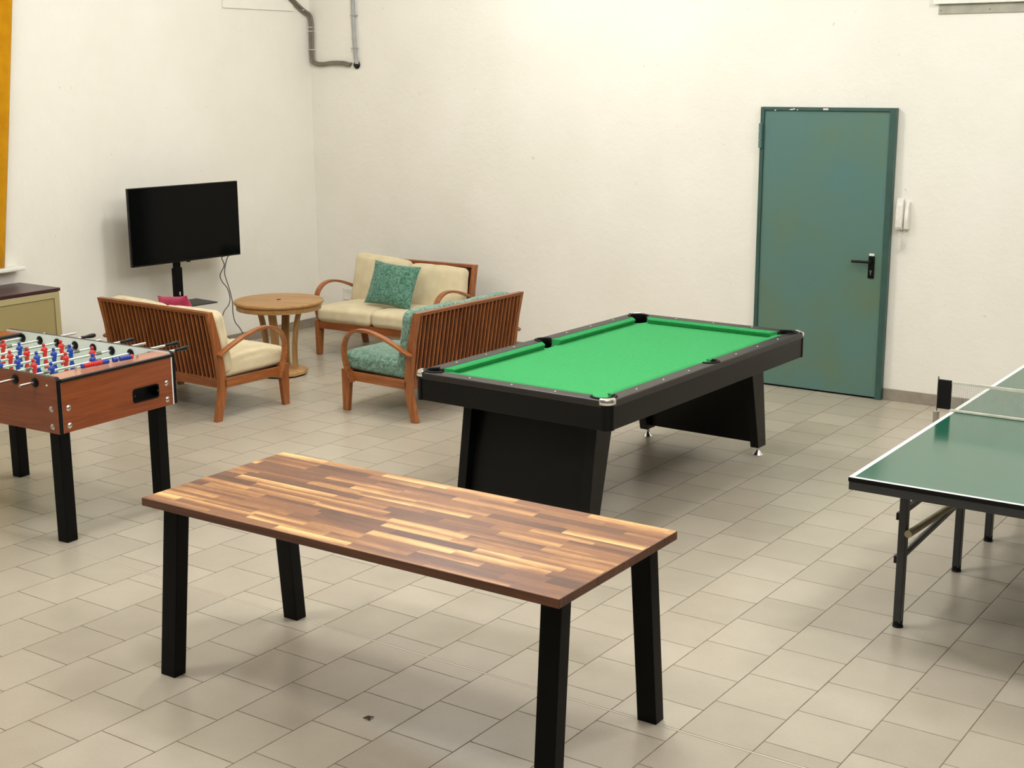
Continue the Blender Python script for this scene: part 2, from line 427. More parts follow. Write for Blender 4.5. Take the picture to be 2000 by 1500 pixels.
def skirting(name, a, b, along):
    bm = bmesh.new(); s = a
    while s < b-1e-4:
        e = min(s+0.6, b)
        if along == 'x': box(bm, (s+0.001, YB-0.011, 0), (e-0.001, YB, 0.088))
        else: box(bm, (XL, s+0.001, 0), (XL+0.011, e-0.001, 0.088))
        s = e
    return struct(mesh_obj(name, bm, M_base, bevel=0.002, seg=1))
skirting('baseboard_left', YF, YB, 'y')
skirting('baseboard_back', XL+0.011, DL-0.002, 'x')
skirting('baseboard_right', DR+0.002, XR, 'x')

# raised plaster patch high on the left wall
bm = bmesh.new(); box(bm, (XL, 8.83, 3.0), (XL+0.018, 9.72, 3.42)); struct(mesh_obj('trim_1', bm, MW, bevel=0.006))
# ledge under the (out of view) window on the left wall
bm = bmesh.new(); box(bm, (XL, 4.3, 0.955), (XL+0.12, 6.53, 0.985)); struct(mesh_obj('trim_2', bm, M_wlam, bevel=0.008), 'white window ledge on the left wall')

# door
door = struct(mesh_obj('door_1', bx((DL+0.028, YB-0.040, 0.014), (DR-0.044, YB-0.004, DT-0.024)), M_doorl, bevel=0.003), 'green metal fire door with black lever handle')
bm = bmesh.new()
box(bm, (DL, YB-0.055, 0), (DL+0.030, YB, DT)); box(bm, (DR-0.046, YB-0.055, 0), (DR, YB, DT)); box(bm, (DL+0.030, YB-0.055, DT-0.026), (DR-0.046, YB, DT))
mesh_obj('door_frame', bm, M_doorf, door, bevel=0.003)
mesh_obj('threshold_shade', bx((DL+0.03, YB-0.030, 0.0), (DR-0.046, YB-0.002, 0.013)), M_black, door)  # black strip put in as the shade under the door leaf
for z0 in (1.86, 0.28):
    bm = bmesh.new()
    for a, b in ((0, 0.055), (0.058, 0.125), (0.128, 0.185)): lathe(bm, [(0.0001, a), (0.015, a), (0.015, b), (0.0001, b)], 14, (DL+0.010, YB-0.064, z0))
    mesh_obj('hinge', bm, M_doorl, door, smooth=40)
bm = bmesh.new(); box(bm, (-3.640, YB-0.050, 0.918), (-3.592, YB-0.040, 1.085))
dp = mesh_obj('handle_plate', bm, M_plast, door, bevel=0.008, seg=3)
bm = bmesh.new(); tube(bm, smoothpath([(-3.616, YB-0.048, 1.045), (-3.616, YB-0.085, 1.045), (-3.635, YB-0.098, 1.045), (-3.70, YB-0.098, 1.045), (-3.742, YB-0.096, 1.044), (-3.752, YB-0.078, 1.043)], 6), 0.0105, 12)
mesh_obj('lever', bm, M_plast, dp, smooth=50)
bm = bmesh.new(); lathe(bm, [(0.0001, 0), (0.0085, 0), (0.0085, 0.004), (0.0001, 0.004)], 16, (-3.616, YB-0.050, 0.972), rot=Matrix.Rotation(PI/2, 3, 'X')); box(bm, (-3.620, YB-0.054, 0.945), (-3.612, YB-0.050, 0.970))
mesh_obj('keyhole', bm, M_chrome, dp)
mesh_obj('sticker', bx((-3.634, YB-0.0515, 1.088), (-3.596, YB-0.0400, 1.104)), M_white, door)
mesh_obj('sticker', bx((-4.045, YB-0.0565, DT-0.020), (-4.005, YB-0.0549, DT-0.007)), M_white, door)
bm = bmesh.new()
for (px, pz, s) in ((-4.30, DT-0.018, 0.018), (-4.28, DT-0.014, 0.012), (-4.43, DT-0.025, 0.008), (-4.25, DT-0.02, 0.005)):
    prism(bm, [(px-s, pz-0.004), (px+s, pz-0.003), (px+s*0.8, pz+0.003), (px+s*0.2, pz+0.006), (px-s*0.6, pz)], YB-0.0556, YB-0.0549, 1)
mesh_obj('paint_chip', bm, M_white, door)
# window frame high on the back wall with zinc strip under it
win = struct(mesh_obj('window_1', bx((-3.235, YB-0.020, 2.93), (-1.75, YB, 3.85)), M_glass), 'frosted pane in a white frame')
bm = bmesh.new()
box(bm, (-3.268, YB-0.05, 2.885), (-1.70, YB, 2.93)); box(bm, (-3.268, YB-0.05, 2.93), (-3.225, YB, 3.90)); box(bm, (-1.745, YB-0.05, 2.93), (-1.70, YB, 3.90)); box(bm, (-3.225, YB-0.05, 3.85), (-1.745, YB, 3.90))
mesh_obj('window_frame', bm, M_wlam, win, bevel=0.004)
bm = bmesh.new(); box(bm, (-3.240, YB-0.012, 2.818), (-1.73, YB, 2.885))
zs = struct(mesh_obj('trim_3', bm, M_strip, bevel=0.002), 'grey metal strip with screws under the high window')
for sx in (-3.222, -2.885, -2.55, -2.2):
    bm = bmesh.new(); lathe(bm, [(0.0001, 0), (0.005, 0), (0.004, 0.003), (0.0001, 0.003)], 12, (sx, YB-0.012, 2.842), rot=Matrix.Rotation(PI/2, 3, 'X')); mesh_obj('screw', bm, M_conduit, zs)

# ceiling lamps (the room's lights, above the frame)
lamp0 = None
LL = ['white ceiling lamp above the near end of the wooden table', 'white ceiling lamp between the wooden table and the pool table', 'white ceiling lamp above the pool table', 'white ceiling lamp nearest the camera on the second row', 'white ceiling lamp above the table tennis table', 'white ceiling lamp at the back wall on the second row', 'white ceiling lamp above the football table']
for (lx, ly), lb in zip(LAMPS, LL):
    if lamp0 is None:
        lamp0 = thing('ceiling_lamp', lb, 'ceiling lamp', (lx, ly, HC), 0, 'ceiling lamps')
        mesh_obj('housing', bx((-0.20, -0.20, -0.06), (0.20, 0.20, 0.0)), M_wlam, lamp0, bevel=0.01)
        mesh_obj('diffuser', bx((-0.16, -0.16, -0.075), (0.16, 0.16, -0.06)), M_lamp, lamp0)
    else: dup_tree(lamp0, (lx, ly, HC), 0, lb, 'ceiling lamps')

# ------------------------------------------------------------------ wooden table in the foreground
tb = thing('wooden_table', 'butcher-block topped table with splayed black square legs in the foreground', 'table', (-3.2593, 3.9113, 0), 0.0096)
L_, W_ = 1.9887, 0.8203
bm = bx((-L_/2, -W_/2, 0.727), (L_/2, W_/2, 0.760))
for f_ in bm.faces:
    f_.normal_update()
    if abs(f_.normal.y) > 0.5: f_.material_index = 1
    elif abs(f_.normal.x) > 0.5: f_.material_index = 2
mesh_obj('tabletop', bm, [MBB, M_walnut_shade, M_endgrain_shade], tb, bevel=0.0015, seg=1)
for sx in (-1, 1):
    for sy in (-1, 1):
        bm = bmesh.new()
        def cr_(xo, xi, yo, yi, z): return [(sx*xo, sy*yo, z), (sx*xi, sy*yo, z), (sx*xi, sy*yi, z), (sx*xo, sy*yi, z)]
        hexa(bm, cr_(0.962, 0.880, 0.396, 0.334, 0.0), cr_(0.955, 0.872, 0.331, 0.268, 0.727))
        mesh_obj('leg', bm, M_black, tb, bevel=0.003)
    mesh_obj('crossbar', bx((sx*0.955 if sx < 0 else 0.875, -0.30, 0.700), (-0.875 if sx < 0 else 0.955, 0.30, 0.727)), M_black, tb, bevel=0.002)

# ------------------------------------------------------------------ pool table
pt = thing('pool_table', 'black pool table with bright green cloth and chrome corner caps', 'pool table', (-4.0362, 6.9631, 0), -0.0223)
HX, HY, ZT = 0.639, 1.175, 0.812
IX, IY = 0.552, 1.088
PC, PR = (0.548, 1.084), 0.060
SPC, SPR = (0.572, 0.0), 0.052
def arc(cx, cy, r_, a0, a1, n): return [(cx+r_*math.cos(a0+(a1-a0)*k/n), cy+r_*math.sin(a0+(a1-a0)*k/n)) for k in range(n+1)]
def inner_loop(ix, iy, pr=PR, spr=SPR):
    # quadrant construction, counter clockwise starting on +x side
    pts = []
    def quad():
        q = []
        # side pocket half (from angle 0 outward to inner edge)
        aa = math.acos((ix-SPC[0])/spr) if abs(ix-SPC[0]) < spr else PI/2
        q += arc(SPC[0], 0, spr, 0, aa, 6)
        a1 = -math.acos(max(-1, min(1, (ix-PC[0])/pr))); a2 = PI - math.asin((iy-PC[1])/pr)
        q += arc(PC[0], PC[1], pr, a1, a2, 18)
        q.append((0.0, iy)); return q
    Q = quad()
    pts += Q
    pts += [(-x, y) for x, y in Q[::-1]][1:]
    pts += [(-x, -y) for x, y in Q][1:]
    pts += [(x, -y) for x, y in Q[::-1]][1:-1]
    return pts
def rrect(hx, hy, rad, n=6):
    out = []
    for sx, sy, a in ((1, 1, 0), (-1, 1, PI/2), (-1, -1, PI), (1, -1, 1.5*PI)):
        out += arc(sx*(hx-rad), sy*(hy-rad), rad, a, a+PI/2, n)
    return out
def ring_bm(outer, inner, z0, z1):
    bm = bmesh.new(); es = []
    for lp in (outer, inner):
        V = [bm.verts.new((x, y, z1)) for x, y in lp]
        for i in range(len(V)): es.append(bm.edges.new((V[i], V[(i+1) % len(V)])))
    bmesh.ops.triangle_fill(bm, use_beauty=True, use_dissolve=False, edges=es)
    fs = bm.faces[:]
    r_ = bmesh.ops.extrude_face_region(bm, geom=fs)
    for v in [g for g in r_['geom'] if isinstance(g, bmesh.types.BMVert)]: v.co.z = z0
    return bm
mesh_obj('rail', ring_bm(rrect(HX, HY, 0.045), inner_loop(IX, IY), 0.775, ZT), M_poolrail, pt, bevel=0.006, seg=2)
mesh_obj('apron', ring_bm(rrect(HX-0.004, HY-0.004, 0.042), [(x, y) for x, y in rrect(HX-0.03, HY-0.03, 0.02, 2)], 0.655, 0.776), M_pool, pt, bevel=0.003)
mesh_obj('underside', bx((-HX+0.031, -HY+0.031, 0.700), (HX-0.031, HY-0.031, 0.712)), M_pool, pt)
# cloth bed with cut corners and side notches
def bedpoly():
    Q = []
    Q += [(0.522, 0.0), (0.524, 0.042), (IX+0.005, 0.050)]
    Q += [(IX+0.005, 1.020)]
    Q += [(0.530, 1.010), (0.505, 1.030), (0.488, 1.060), (0.486, IY+0.005), (0.0, IY+0.005)]
    P = Q[:]
    P += [(-x, y) for x, y in Q[::-1]][1:]; P += [(-x, -y) for x, y in Q][1:]; P += [(x, -y) for x, y in Q[::-1]][1:-1]
    return P
bm = bmesh.new(); V = [bm.verts.new((x, y, 0.772)) for x, y in bedpoly()]
fc = bm.faces.new(V); r_ = bmesh.ops.extrude_face_region(bm, geom=[fc])
for v in [g for g in r_['geom'] if isinstance(g, bmesh.types.BMVert)]: v.co.z = 0.755
bmesh.ops.triangulate(bm, faces=bm.faces[:])
mesh_obj('cloth_bed', bm, M_felt, pt)
# cushions: six wedge bars, mitred at the pockets
def cushion_bar(p0, p1, inward):
    """p0,p1 ends of back edge; inward unit vec"""
    bm = bmesh.new(); p0 = Vector(p0); p1 = Vector(p1); d = (p1-p0).normalized(); n = Vector(inward)
    prof = [(0.0, 0.811), (0.040, 0.806), (0.046, 0.800), (0.030, 0.772), (0.0, 0.772)]
    A = [bm.verts.new((*(p0 + d*(o_*0.75) + n*o_), z)) for o_, z in prof]
    B = [bm.verts.new((*(p1 - d*(o_*0.75) + n*o_), z)) for o_, z in prof]
    k = len(prof); bm.faces.new(A); bm.faces.new(B[::-1])
    for i in range(k): bm.faces.new((A[i], A[(i+1) % k], B[(i+1) % k], B[i]))
    return bm
cy0, cy1, cx1 = 0.052, 1.016, 0.480
for sx in (-1, 1):
    for sy in (-1, 1):
        mesh_obj('cushion', cushion_bar((sx*IX, sy*cy0), (sx*IX, sy*cy1), (-sx, 0)), M_feltc, pt, bevel=0.002)
for sy in (-1, 1): mesh_obj('cushion', cushion_bar((-cx1, sy*IY), (cx1, sy*IY), (0, -sy)), M_feltc, pt, bevel=0.002)
# pockets: dark cup + raised liner ring
def pocket(cx, cy, r_, a0, a1):
    bm = bmesh.new()
    n = 28
    prof = [(r_, 0.79), (r_, 0.70), (r_*0.8, 0.685), (0.0005, 0.683)]
    rings = [[bm.verts.new((cx+q*math.cos(2*PI*k/n), cy+q*math.sin(2*PI*k/n), z)) for k in range(n)] for q, z in prof]
    rings[0] = rings[0]
    for A, B in zip(rings, rings[1:]):
        for k in range(n): bm.faces.new((A[k], A[(k+1) % n], B[(k+1) % n], B[k]))
    # cup stays below bed height
    for v in rings[0]: v.co.z = 0.752
    cup = mesh_obj('pocket', bm, M_plast, pt, smooth=40)
    bm = bmesh.new(); m = 22; R0 = r_-0.004; R1 = r_+0.013
    prof = [(R0, 0.752), (R0, 0.814), (R0+0.004, 0.8185), (R1-0.003, 0.8175), (R1, 0.812)]
    A_ = [[bm.verts.new((cx+q*math.cos(a0+(a1-a0)*k/m), cy+q*math.sin(a0+(a1-a0)*k/m), z)) for q, z in prof] for k in range(m+1)]
    for P, Q in zip(A_, A_[1:]):
        for i in range(len(prof)-1): bm.faces.new((P[i], P[i+1], Q[i+1], Q[i]))
    o = mesh_obj('pocket_liner', bm, M_rubber, cup, smooth=40)
    s = o.modifiers.new('thick', 'SOLIDIFY'); s.thickness = 0.003
for sx, sy in ((1, 1), (-1, 1), (-1, -1), (1, -1)):
    mid = math.atan2(sy, sx)
    pocket(sx*PC[0], sy*PC[1], PR-0.001, mid-1.95, mid+1.95)
for sx in (-1, 1):
    mid = 0 if sx > 0 else PI
    pocket(sx*SPC[0], 0, SPR-0.001, mid-1.75, mid+1.75)
# chrome corner caps
for sx, sy in ((1, 1), (-1, 1), (-1, -1), (1, -1)):
    bm = bmesh.new(); m = 16; cxo, cyo = HX-0.045, HY-0.045; rows = []
    for k in range(m+1):
        a = -0.35 + (PI/2+0.7)*k/m
        ox, oy = cxo+0.0475*math.cos(max(0, min(PI/2, a))), cyo+0.0475*math.sin(max(0, min(PI/2, a)))
        if a < 0: oy -= 0.0475*(-a)*0.9
        if a > PI/2: ox -= 0.0475*(a-PI/2)*0.9
        ia = math.atan2(oy-PC[1], ox-PC[0]); ix_, iy_ = PC[0]+(PR+0.016)*math.cos(ia), PC[1]+(PR+0.016)*math.sin(ia)
        row = []
        for t_, z in ((0, 0.788), (0, 0.806), (0.15, 0.8165), (0.5, 0.821), (0.85, 0.8185), (1, 0.811)):
            zz = z + (0.0012*math.sin(k*2.2)*math.sin(t_*9) if 0.1 < t_ < 0.9 else 0)
            row.append(bm.verts.new((sx*(ox+(ix_-ox)*t_), sy*(oy+(iy_-oy)*t_), zz)))
        rows.append(row)
    for P, Q in zip(rows, rows[1:]):
        for i in range(len(P)-1): bm.faces.new((P[i], P[i+1], Q[i+1], Q[i]))
    o = mesh_obj('corner_cap', bm, M_chrome, pt, smooth=30); s = o.modifiers.new('thick', 'SOLIDIFY'); s.thickness = 0.002
    bm = bmesh.new(); pts = arc(cxo, cyo, 0.046, -0.12, PI/2+0.12, 10)
    pts2 = arc(cxo, cyo, 0.036, -0.12, PI/2+0.12, 10)[::-1]
    prism(bm, [(sx*x, sy*y) for x, y in pts+pts2], 0.655, 0.786, 2); mesh_obj('corner_post', bm, M_plast, pt, smooth=30)
# sights
def sight(x, y):
    bm = bmesh.new(); lathe(bm, [(0.0001, 0), (0.0055, 0), (0.0045, 0.0012), (0.0001, 0.0015)], 12, (x, y, ZT)); mesh_obj('sight', bm, M_line, pt)
for sx in (-1, 1):
    for y in (0.285, 0.565, 0.845): sight(sx*0.598, y); sight(sx*0.598, -y)
for sy in (-1, 1):
    for x in (-0.28, 0, 0.28): sight(x, sy*1.131)
# leg frames
for sy in (-1, 1):
    for sx in (-1, 1):
        bm = bmesh.new()
        yb0, yb1, yt0, yt1 = 0.955, 1.062, 0.800, 0.968
        xo, xi = (0.442, 0.385)
        hexa(bm, [(sx*xo, sy*yb0, 0.062), (sx*xi, sy*yb0, 0.062), (sx*xi, sy*yb1, 0.062), (sx*xo, sy*yb1, 0.062)],
                 [(sx*xo, sy*yt0, 0.70), (sx*xi, sy*yt0, 0.70), (sx*xi, sy*yt1, 0.70), (sx*xo, sy*yt1, 0.70)])
        lg = mesh_obj('leg', bm, M_pool, pt, bevel=0.002)
        bm = bmesh.new(); fx, fy = sx*0.412, sy*1.010
        lathe(bm, [(0.0001, 0), (0.034, 0), (0.034, 0.006), (0.012, 0.036), (0.012, 0.064), (0.0001, 0.064)], 20, (fx, fy, 0.0)); mesh_obj('foot', bm, M_chrome, lg, smooth=30)
        for (by_, bz) in ((0.855, 0.630), (1.005, 0.11)):
            bm = bmesh.new(); lathe(bm, [(0.0001, 0), (0.006, 0), (0.006, 0.002), (0.0001, 0.002)], 10, (sx*xo - (0 if sx > 0 else 0.002), sy*by_, bz), rot=ROTX); mesh_obj('bolt', bm, M_plast, lg)
    bm = bmesh.new()
    hexa(bm, [(-0.385, sy*0.998, 0.085), (0.385, sy*0.998, 0.085), (0.385, sy*1.018, 0.085), (-0.385, sy*1.018, 0.085)],
             [(-0.385, sy*0.874, 0.70), (0.385, sy*0.874, 0.70), (0.385, sy*0.894, 0.70), (-0.385, sy*0.894, 0.70)])
    mesh_obj('leg_panel', bm, M_pool, pt)

# ------------------------------------------------------------------ table tennis table
pp = thing('table_tennis_table', 'green table tennis table with white lines and dark steel legs', 'table tennis table', (-2.0072, 5.3559, 0), 0.0028)
TW, TL2, HT = 1.525, 1.3783, 0.76
def half(y0, y1):
    bm = bmesh.new(); xs = [0, 0.02, TW/2-0.0015, TW/2+0.0015, TW-0.02, TW]
    endn = y0 == 0
    ys = [y0, y0+0.02, y1] if endn else [y0, y1-0.02, y1]
    z = HT; G = [[bm.verts.new((x, y, z)) for y in ys] for x in xs]
    for i in range(5):
        for j in range(2):
            f_ = bm.faces.new((G[i][j], G[i+1][j], G[i+1][j+1], G[i][j+1]))
            ln = i in (0, 2, 4) or (j == 0 if endn else j == 1)
            f_.material_index = 1 if ln else 0
    r_ = bmesh.ops.extrude_face_region(bm, geom=bm.faces[:])
    new = [g for g in r_['geom'] if isinstance(g, bmesh.types.BMVert)]
    for v in new: v.co.z = HT-0.018
    for f_ in bm.faces:
        if abs(f_.normal.z) < 0.5 or all(v.co.z < HT-0.01 for v in f_.verts): f_.material_index = 2
    for f_ in bm.faces:
        zs_ = [v.co.z for v in f_.verts]
        if max(zs_)-min(zs_) > 0.01: f_.material_index = 2
    return bm
mesh_obj('tabletop', half(0, TL2-0.003), [M_ppt, M_line, M_plast], pp)
mesh_obj('tabletop', half(TL2+0.003, 2*TL2), [M_ppt, M_line, M_plast], pp)
for y0, y1 in ((0, TL2-0.004), (TL2+0.004, 2*TL2)):
    bm = bmesh.new(); a, b = HT-0.055, HT-0.018
    box(bm, (0.002, y0+0.002, a), (TW-0.002, y0+0.027, b)); box(bm, (0.002, y1-0.027, a), (TW-0.002, y1-0.002, b))
    box(bm, (0.002, y0+0.027, a), (0.027, y1-0.027, b)); box(bm, (TW-0.027, y0+0.027, a), (TW-0.002, y1-0.027, b))
    mesh_obj('frame', bm, M_grey, pp, bevel=0.002)
def pleg(x, y, z1=HT-0.055):
    bm = bmesh.new(); box(bm, (x-0.018, y-0.020, 0.022), (x+0.018, y+0.020, z1)); l_ = mesh_obj('leg', bm, M_grey, pp, bevel=0.004)
    bm = bmesh.new(); lathe(bm, [(0.0001, 0), (0.024, 0), (0.024, 0.006), (0.021, 0.008), (0.022, 0.03), (0.0001, 0.03)], 18, (x, y, 0)); mesh_obj('foot_cap', bm, M_rubber, l_, smooth=30)
    return l_
LY = (0.350, 1.200, 1.745, 2.40)
for x in (0.133, TW-0.133):
    for y in LY:
        l_ = pleg(x, y)
        if y == LY[0]:
            for zc in (0.515, 0.315):
                mesh_obj('clip', bx((x-0.030, y-0.018, zc-0.016), (x-0.016, y+0.012, zc+0.016)), M_plast, l_)
    bm = bmesh.new(); tube(bm, [(x, LY[0]+0.01, 0.33), (x, LY[1], 0.365)], 0.014, 10); box(bm, (x-0.010, LY[0], 0.530), (x+0.010, LY[1], 0.555))
    mesh_obj('brace', bm, M_grey, pp, smooth=40)
    bm = bmesh.new(); box(bm, (x-0.012, LY[2], 0.34), (x+0.012, LY[3], 0.37)); mesh_obj('brace', bm, M_grey, pp, bevel=0.003)
for y in (LY[0], LY[3]):
    bm = bmesh.new(); box(bm, (0.133, y-0.012, 0.64), (TW-0.133, y+0.012, 0.67)); mesh_obj('crossbar', bm, M_grey, pp, bevel=0.003)
bm = bmesh.new(); tube(bm, [(0.169, 0.305, 0.452), (0.169, 0.99, 0.412)], 0.0165, 14)
tag(mesh_obj('cardboard_tube', bm, M_card, None, smooth=40), 'pale cardboard tube tucked under the table tennis table beside its legs', 'tube')
bpy.data.objects['cardboard_tube'].location = (-2.0072, 5.3559, 0); bpy.data.objects['cardboard_tube'].rotation_euler = (0, 0, 0.0028)
# net
net = thing('table_tennis_net', 'grey table tennis net with black end sleeve and clamp posts', 'net', (-2.0072, 5.3559+TL2, HT), 0.0028)
bm = bmesh.new()
xa, xb = -0.02, TW+0.02; zb, zt_ = 0.004, 0.150
nx = 170
for k in range(nx+1):
    x = xa+(xb-xa)*k/nx; box(bm, (x-0.0004, -0.0005, zb), (x+0.0004, 0.0005, zt_))
for k in range(1, 17):
    z = zb+(zt_-zb)*k/17; box(bm, (xa, -0.0005, z-0.0004), (xb, 0.0005, z+0.0004))
mesh_obj('mesh', bm, M_netg, net)
mesh_obj('top_tape', bx((xa, -0.003, 0.140), (xb, 0.003, 0.154)), M_netw, net)
mesh_obj('bottom_tape', bx((xa+0.01, -0.006, 0.001), (xb-0.01, 0.006, 0.013)), M_netw, net, bevel=0.002)
for sx, x in ((-1, -0.075), (1, TW+0.075)):
    bm = bmesh.new(); tube(bm, [(x, 0, -0.070), (x, 0, 0.172)], 0.0035, 10); ps = mesh_obj('post', bm, M_steel, net, smooth=40)
    mesh_obj('clamp', bx((min(x-0.012, x-sx*0.10), -0.014, -0.070), (max(x+0.012, x-sx*0.10), 0.014, -0.058)), M_steel, ps, bevel=0.002)
    mesh_obj('clamp_foot', bx((x-0.012, -0.016, -0.070), (x+0.012, 0.016, -0.005)), M_steel, ps, bevel=0.002)
    a, b = sorted((x-sx*0.0, x+(-sx)*0.068))
    bm = bmesh.new(); box(bm, (a, -0.007, 0.010), (b, 0.007, 0.158)); mesh_obj('sleeve', bm, M_rubber, net, bevel=0.003)

# ------------------------------------------------------------------ loveseats
SW = 1.233/2
def rounded_profile(path, wid):
    """side profile polygon from list of (back, front, z)"""
    return [(b, z) for b, f_, z in path] + [(f_, z) for b, f_, z in path[::-1]]
def make_loveseat(label, seatmat, backmat, bk=None):
    t = thing('loveseat', label, 'loveseat', (0, 0, 0), 0, 'slat-backed wooden loveseats around the round table')
    hw = SW
    for s in (-1, 1):
        # rear leg and back post in one piece
        bm = bmesh.new()
        prof = [(0.0, 0.056, 0.0), (0.018, 0.080, 0.09), (0.040, 0.104, 0.18), (0.050, 0.114, 0.27), (0.038, 0.100, 0.40), (0.010, 0.066, 0.60), (-0.034, 0.014, 0.797)]
        prism(bm, rounded_profile(prof, 0), s*hw, s*(hw-0.036), 0)
        mesh_obj('rear_leg', bm, M_cherryz, t, bevel=0.003)
        bm = bmesh.new(); prism(bm, [(0.670, 0.0), (0.722, 0.0), (0.727, 0.313), (0.634, 0.313)], s*hw, s*(hw-0.036), 0)
        mesh_obj('front_leg', bm, M_cherryz, t, bevel=0.003)
        bm = bmesh.new(); box(bm, (min(s*hw, s*(hw-0.028)), 0.090, 0.236), (max(s*hw, s*(hw-0.028)), 0.665, 0.302)); mesh_obj('side_rail', bm, M_cherry, t, bevel=0.003)
        pts = smoothpath([(0.030, 0.486), (0.120, 0.530), (0.235, 0.576), (0.360, 0.612), (0.470, 0.626), (0.560, 0.612), (0.628, 0.570), (0.664, 0.505), (0.668, 0.430), (0.652, 0.350), (0.622, 0.280), (0.598, 0.228)], 5)
        bm = bmesh.new(); strip(bm, [(s*(hw+0.022), y, z) for y, z in [(p.x, p.y) for p in [Vector((q[0], q[1])) for q in pts]]], (0.046, 0, 0), 0.020)
        mesh_obj('armrest', bm, M_cherry, t, smooth=25, bevel=0.003)
    mesh_obj('front_rail', bx((-hw+0.036, 0.688, 0.240), (hw-0.036, 0.716, 0.308)), M_cherryx, t, bevel=0.003)
    mesh_obj('back_bottom_rail', bx((-hw+0.036, 0.058, 0.236), (hw-0.036, 0.088, 0.306)), M_cherryx, t, bevel=0.003)
    bm = bmesh.new(); prism(bm, [(-0.034, 0.797), (0.014, 0.797), (0.018, 0.772), (-0.029, 0.772)], -hw+0.036, hw-0.036, 0); mesh_obj('top_rail', bm, M_cherryx, t, bevel=0.003)
    bm = bmesh.new(); n = 26; x0_, x1_ = -hw+0.036, hw-0.036
    for k in range(n):
        x = x0_ + (x1_-x0_)*(k+0.5)/n; h_ = 0.0055
        hexa(bm, [(x-h_, 0.056, 0.30), (x+h_, 0.056, 0.30), (x+h_, 0.074, 0.30), (x-h_, 0.074, 0.30)],
                 [(x-h_, -0.024, 0.775), (x+h_, -0.024, 0.775), (x+h_, -0.006, 0.775), (x-h_, -0.006, 0.775)])
    mesh_obj('back_slats', bm, M_cherryz, t)
    bm = bmesh.new(); hexa(bm, [(x0_, 0.076, 0.30), (x1_, 0.076, 0.30), (x1_, 0.082, 0.30), (x0_, 0.082, 0.30)], [(x0_, -0.004, 0.770), (x1_, -0.004, 0.770), (x1_, 0.004, 0.770), (x0_, 0.004, 0.770)])
    mesh_obj('slat_gap_shade', bm, M_darkbrown, t)  # dark sheet added as the shade between the slats
    mesh_obj('seat_base', bx((-hw+0.03, 0.09, 0.275), (hw-0.03, 0.687, 0.290)), M_darkbrown, t)
    cw = (2*hw-0.05)/2
    for i, s in enumerate((-1, 1)):
        bm = cushion_bm(cw-0.004, 0.625, 0.135, 0.045, 0.016, 0.0045, seed=i+1+int(bk or 0)*5, stretch=(1, 0.5, 1), freq=7)
        o = mesh_obj('seat_cushion', bm, seatmat, t, smooth=60); o.location = (s*cw/2, 0.430, 0.366); o.rotation_euler = (math.radians(1.5), 0, 0)
    return t
def back_cushions(t, mat, specs):
    cw = (2*SW-0.05)/2
    for i, (cx, dz, rx, ry, seed) in enumerate(specs):
        bm = cushion_bm(cw-0.002, 0.115, 0.46, 0.045, 0.010, 0.0115, seed=seed, stretch=(1.0, 1, 0.4), freq=10)
        # bulge the broad faces
        for v in bm.verts:
            a = v.co.x/(cw/2); b = v.co.z/0.23
            if v.co.y > 0: v.co.y += 0.030*max(0, 1-a*a)*max(0, 1-b*b)
            else: v.co.y = max(v.co.y, -0.0600)
        o = mesh_obj('back_cushion', bm, mat, t, smooth=60); o.location = (cx, 0.128, 0.600+dz); o.rotation_euler = (rx, ry, 0)
LEAN = math.radians(10.5)
A = make_loveseat('cream-cushioned wooden loveseat seen from behind, next to the football table', M_beige, M_beige, 0)
A.location = (-7.773, 6.615, 0); A.rotation_euler = (0, 0, 1.539-PI/2)
back_cushions(A, M_beige, [(-0.295, -0.038, LEAN, 0.02, 3), (0.297, -0.048, LEAN, -0.01, 4)])
B = make_loveseat('cream-cushioned wooden loveseat against the back wall, facing the camera', M_beige, M_beige, 1)
B.location = (-7.674, 9.572, 0); B.rotation_euler = (0, 0, -1.519-PI/2)
back_cushions(B, M_beige, [(0.322, -0.008, LEAN, -0.06, 5), (-0.285, -0.050, LEAN, -0.01, 6)])
Cc = make_loveseat('green patterned wooden loveseat seen from behind, next to the pool table', M_damask, M_damask, 2)
Cc.location = (-5.925, 7.981, 0); Cc.rotation_euler = (0, 0, 3.100-PI/2)
back_cushions(Cc, M_damask, [(-0.297, -0.036, LEAN, 0.0, 8), (0.297, -0.040, LEAN, 0.0, 9)])

o = mesh_obj('throw_pillow', pillow_bm(0.475, 0.39, 0.14, 3), M_damaskd, None, smooth=60)
tag(o, 'dark green patterned throw pillow leaning on the cream loveseat by the back wall', 'pillow')
o.rotation_mode = 'XYZ'; o.matrix_world = Matrix.Translation((-7.595, 9.105, 0.640)) @ Matrix.Rotation(0.142, 4, 'Z') @ Matrix.Rotation(-0.40, 4, 'X') @ Matrix.Rotation(0.08, 4, 'Y')
o = mesh_obj('throw_pillow', pillow_bm(0.34, 0.34, 0.13, 5), M_magenta, None, smooth=60)
tag(o, 'magenta throw pillow on the loveseat beside the football table', 'pillow')
o.matrix_world = Matrix.Translation((-7.90, 6.965, 0.648)) @ Matrix.Rotation(0.0, 4, 'Z') @ Matrix.Rotation(0.30, 4, 'X') @ Matrix.Rotation(-0.10, 4, 'Y')

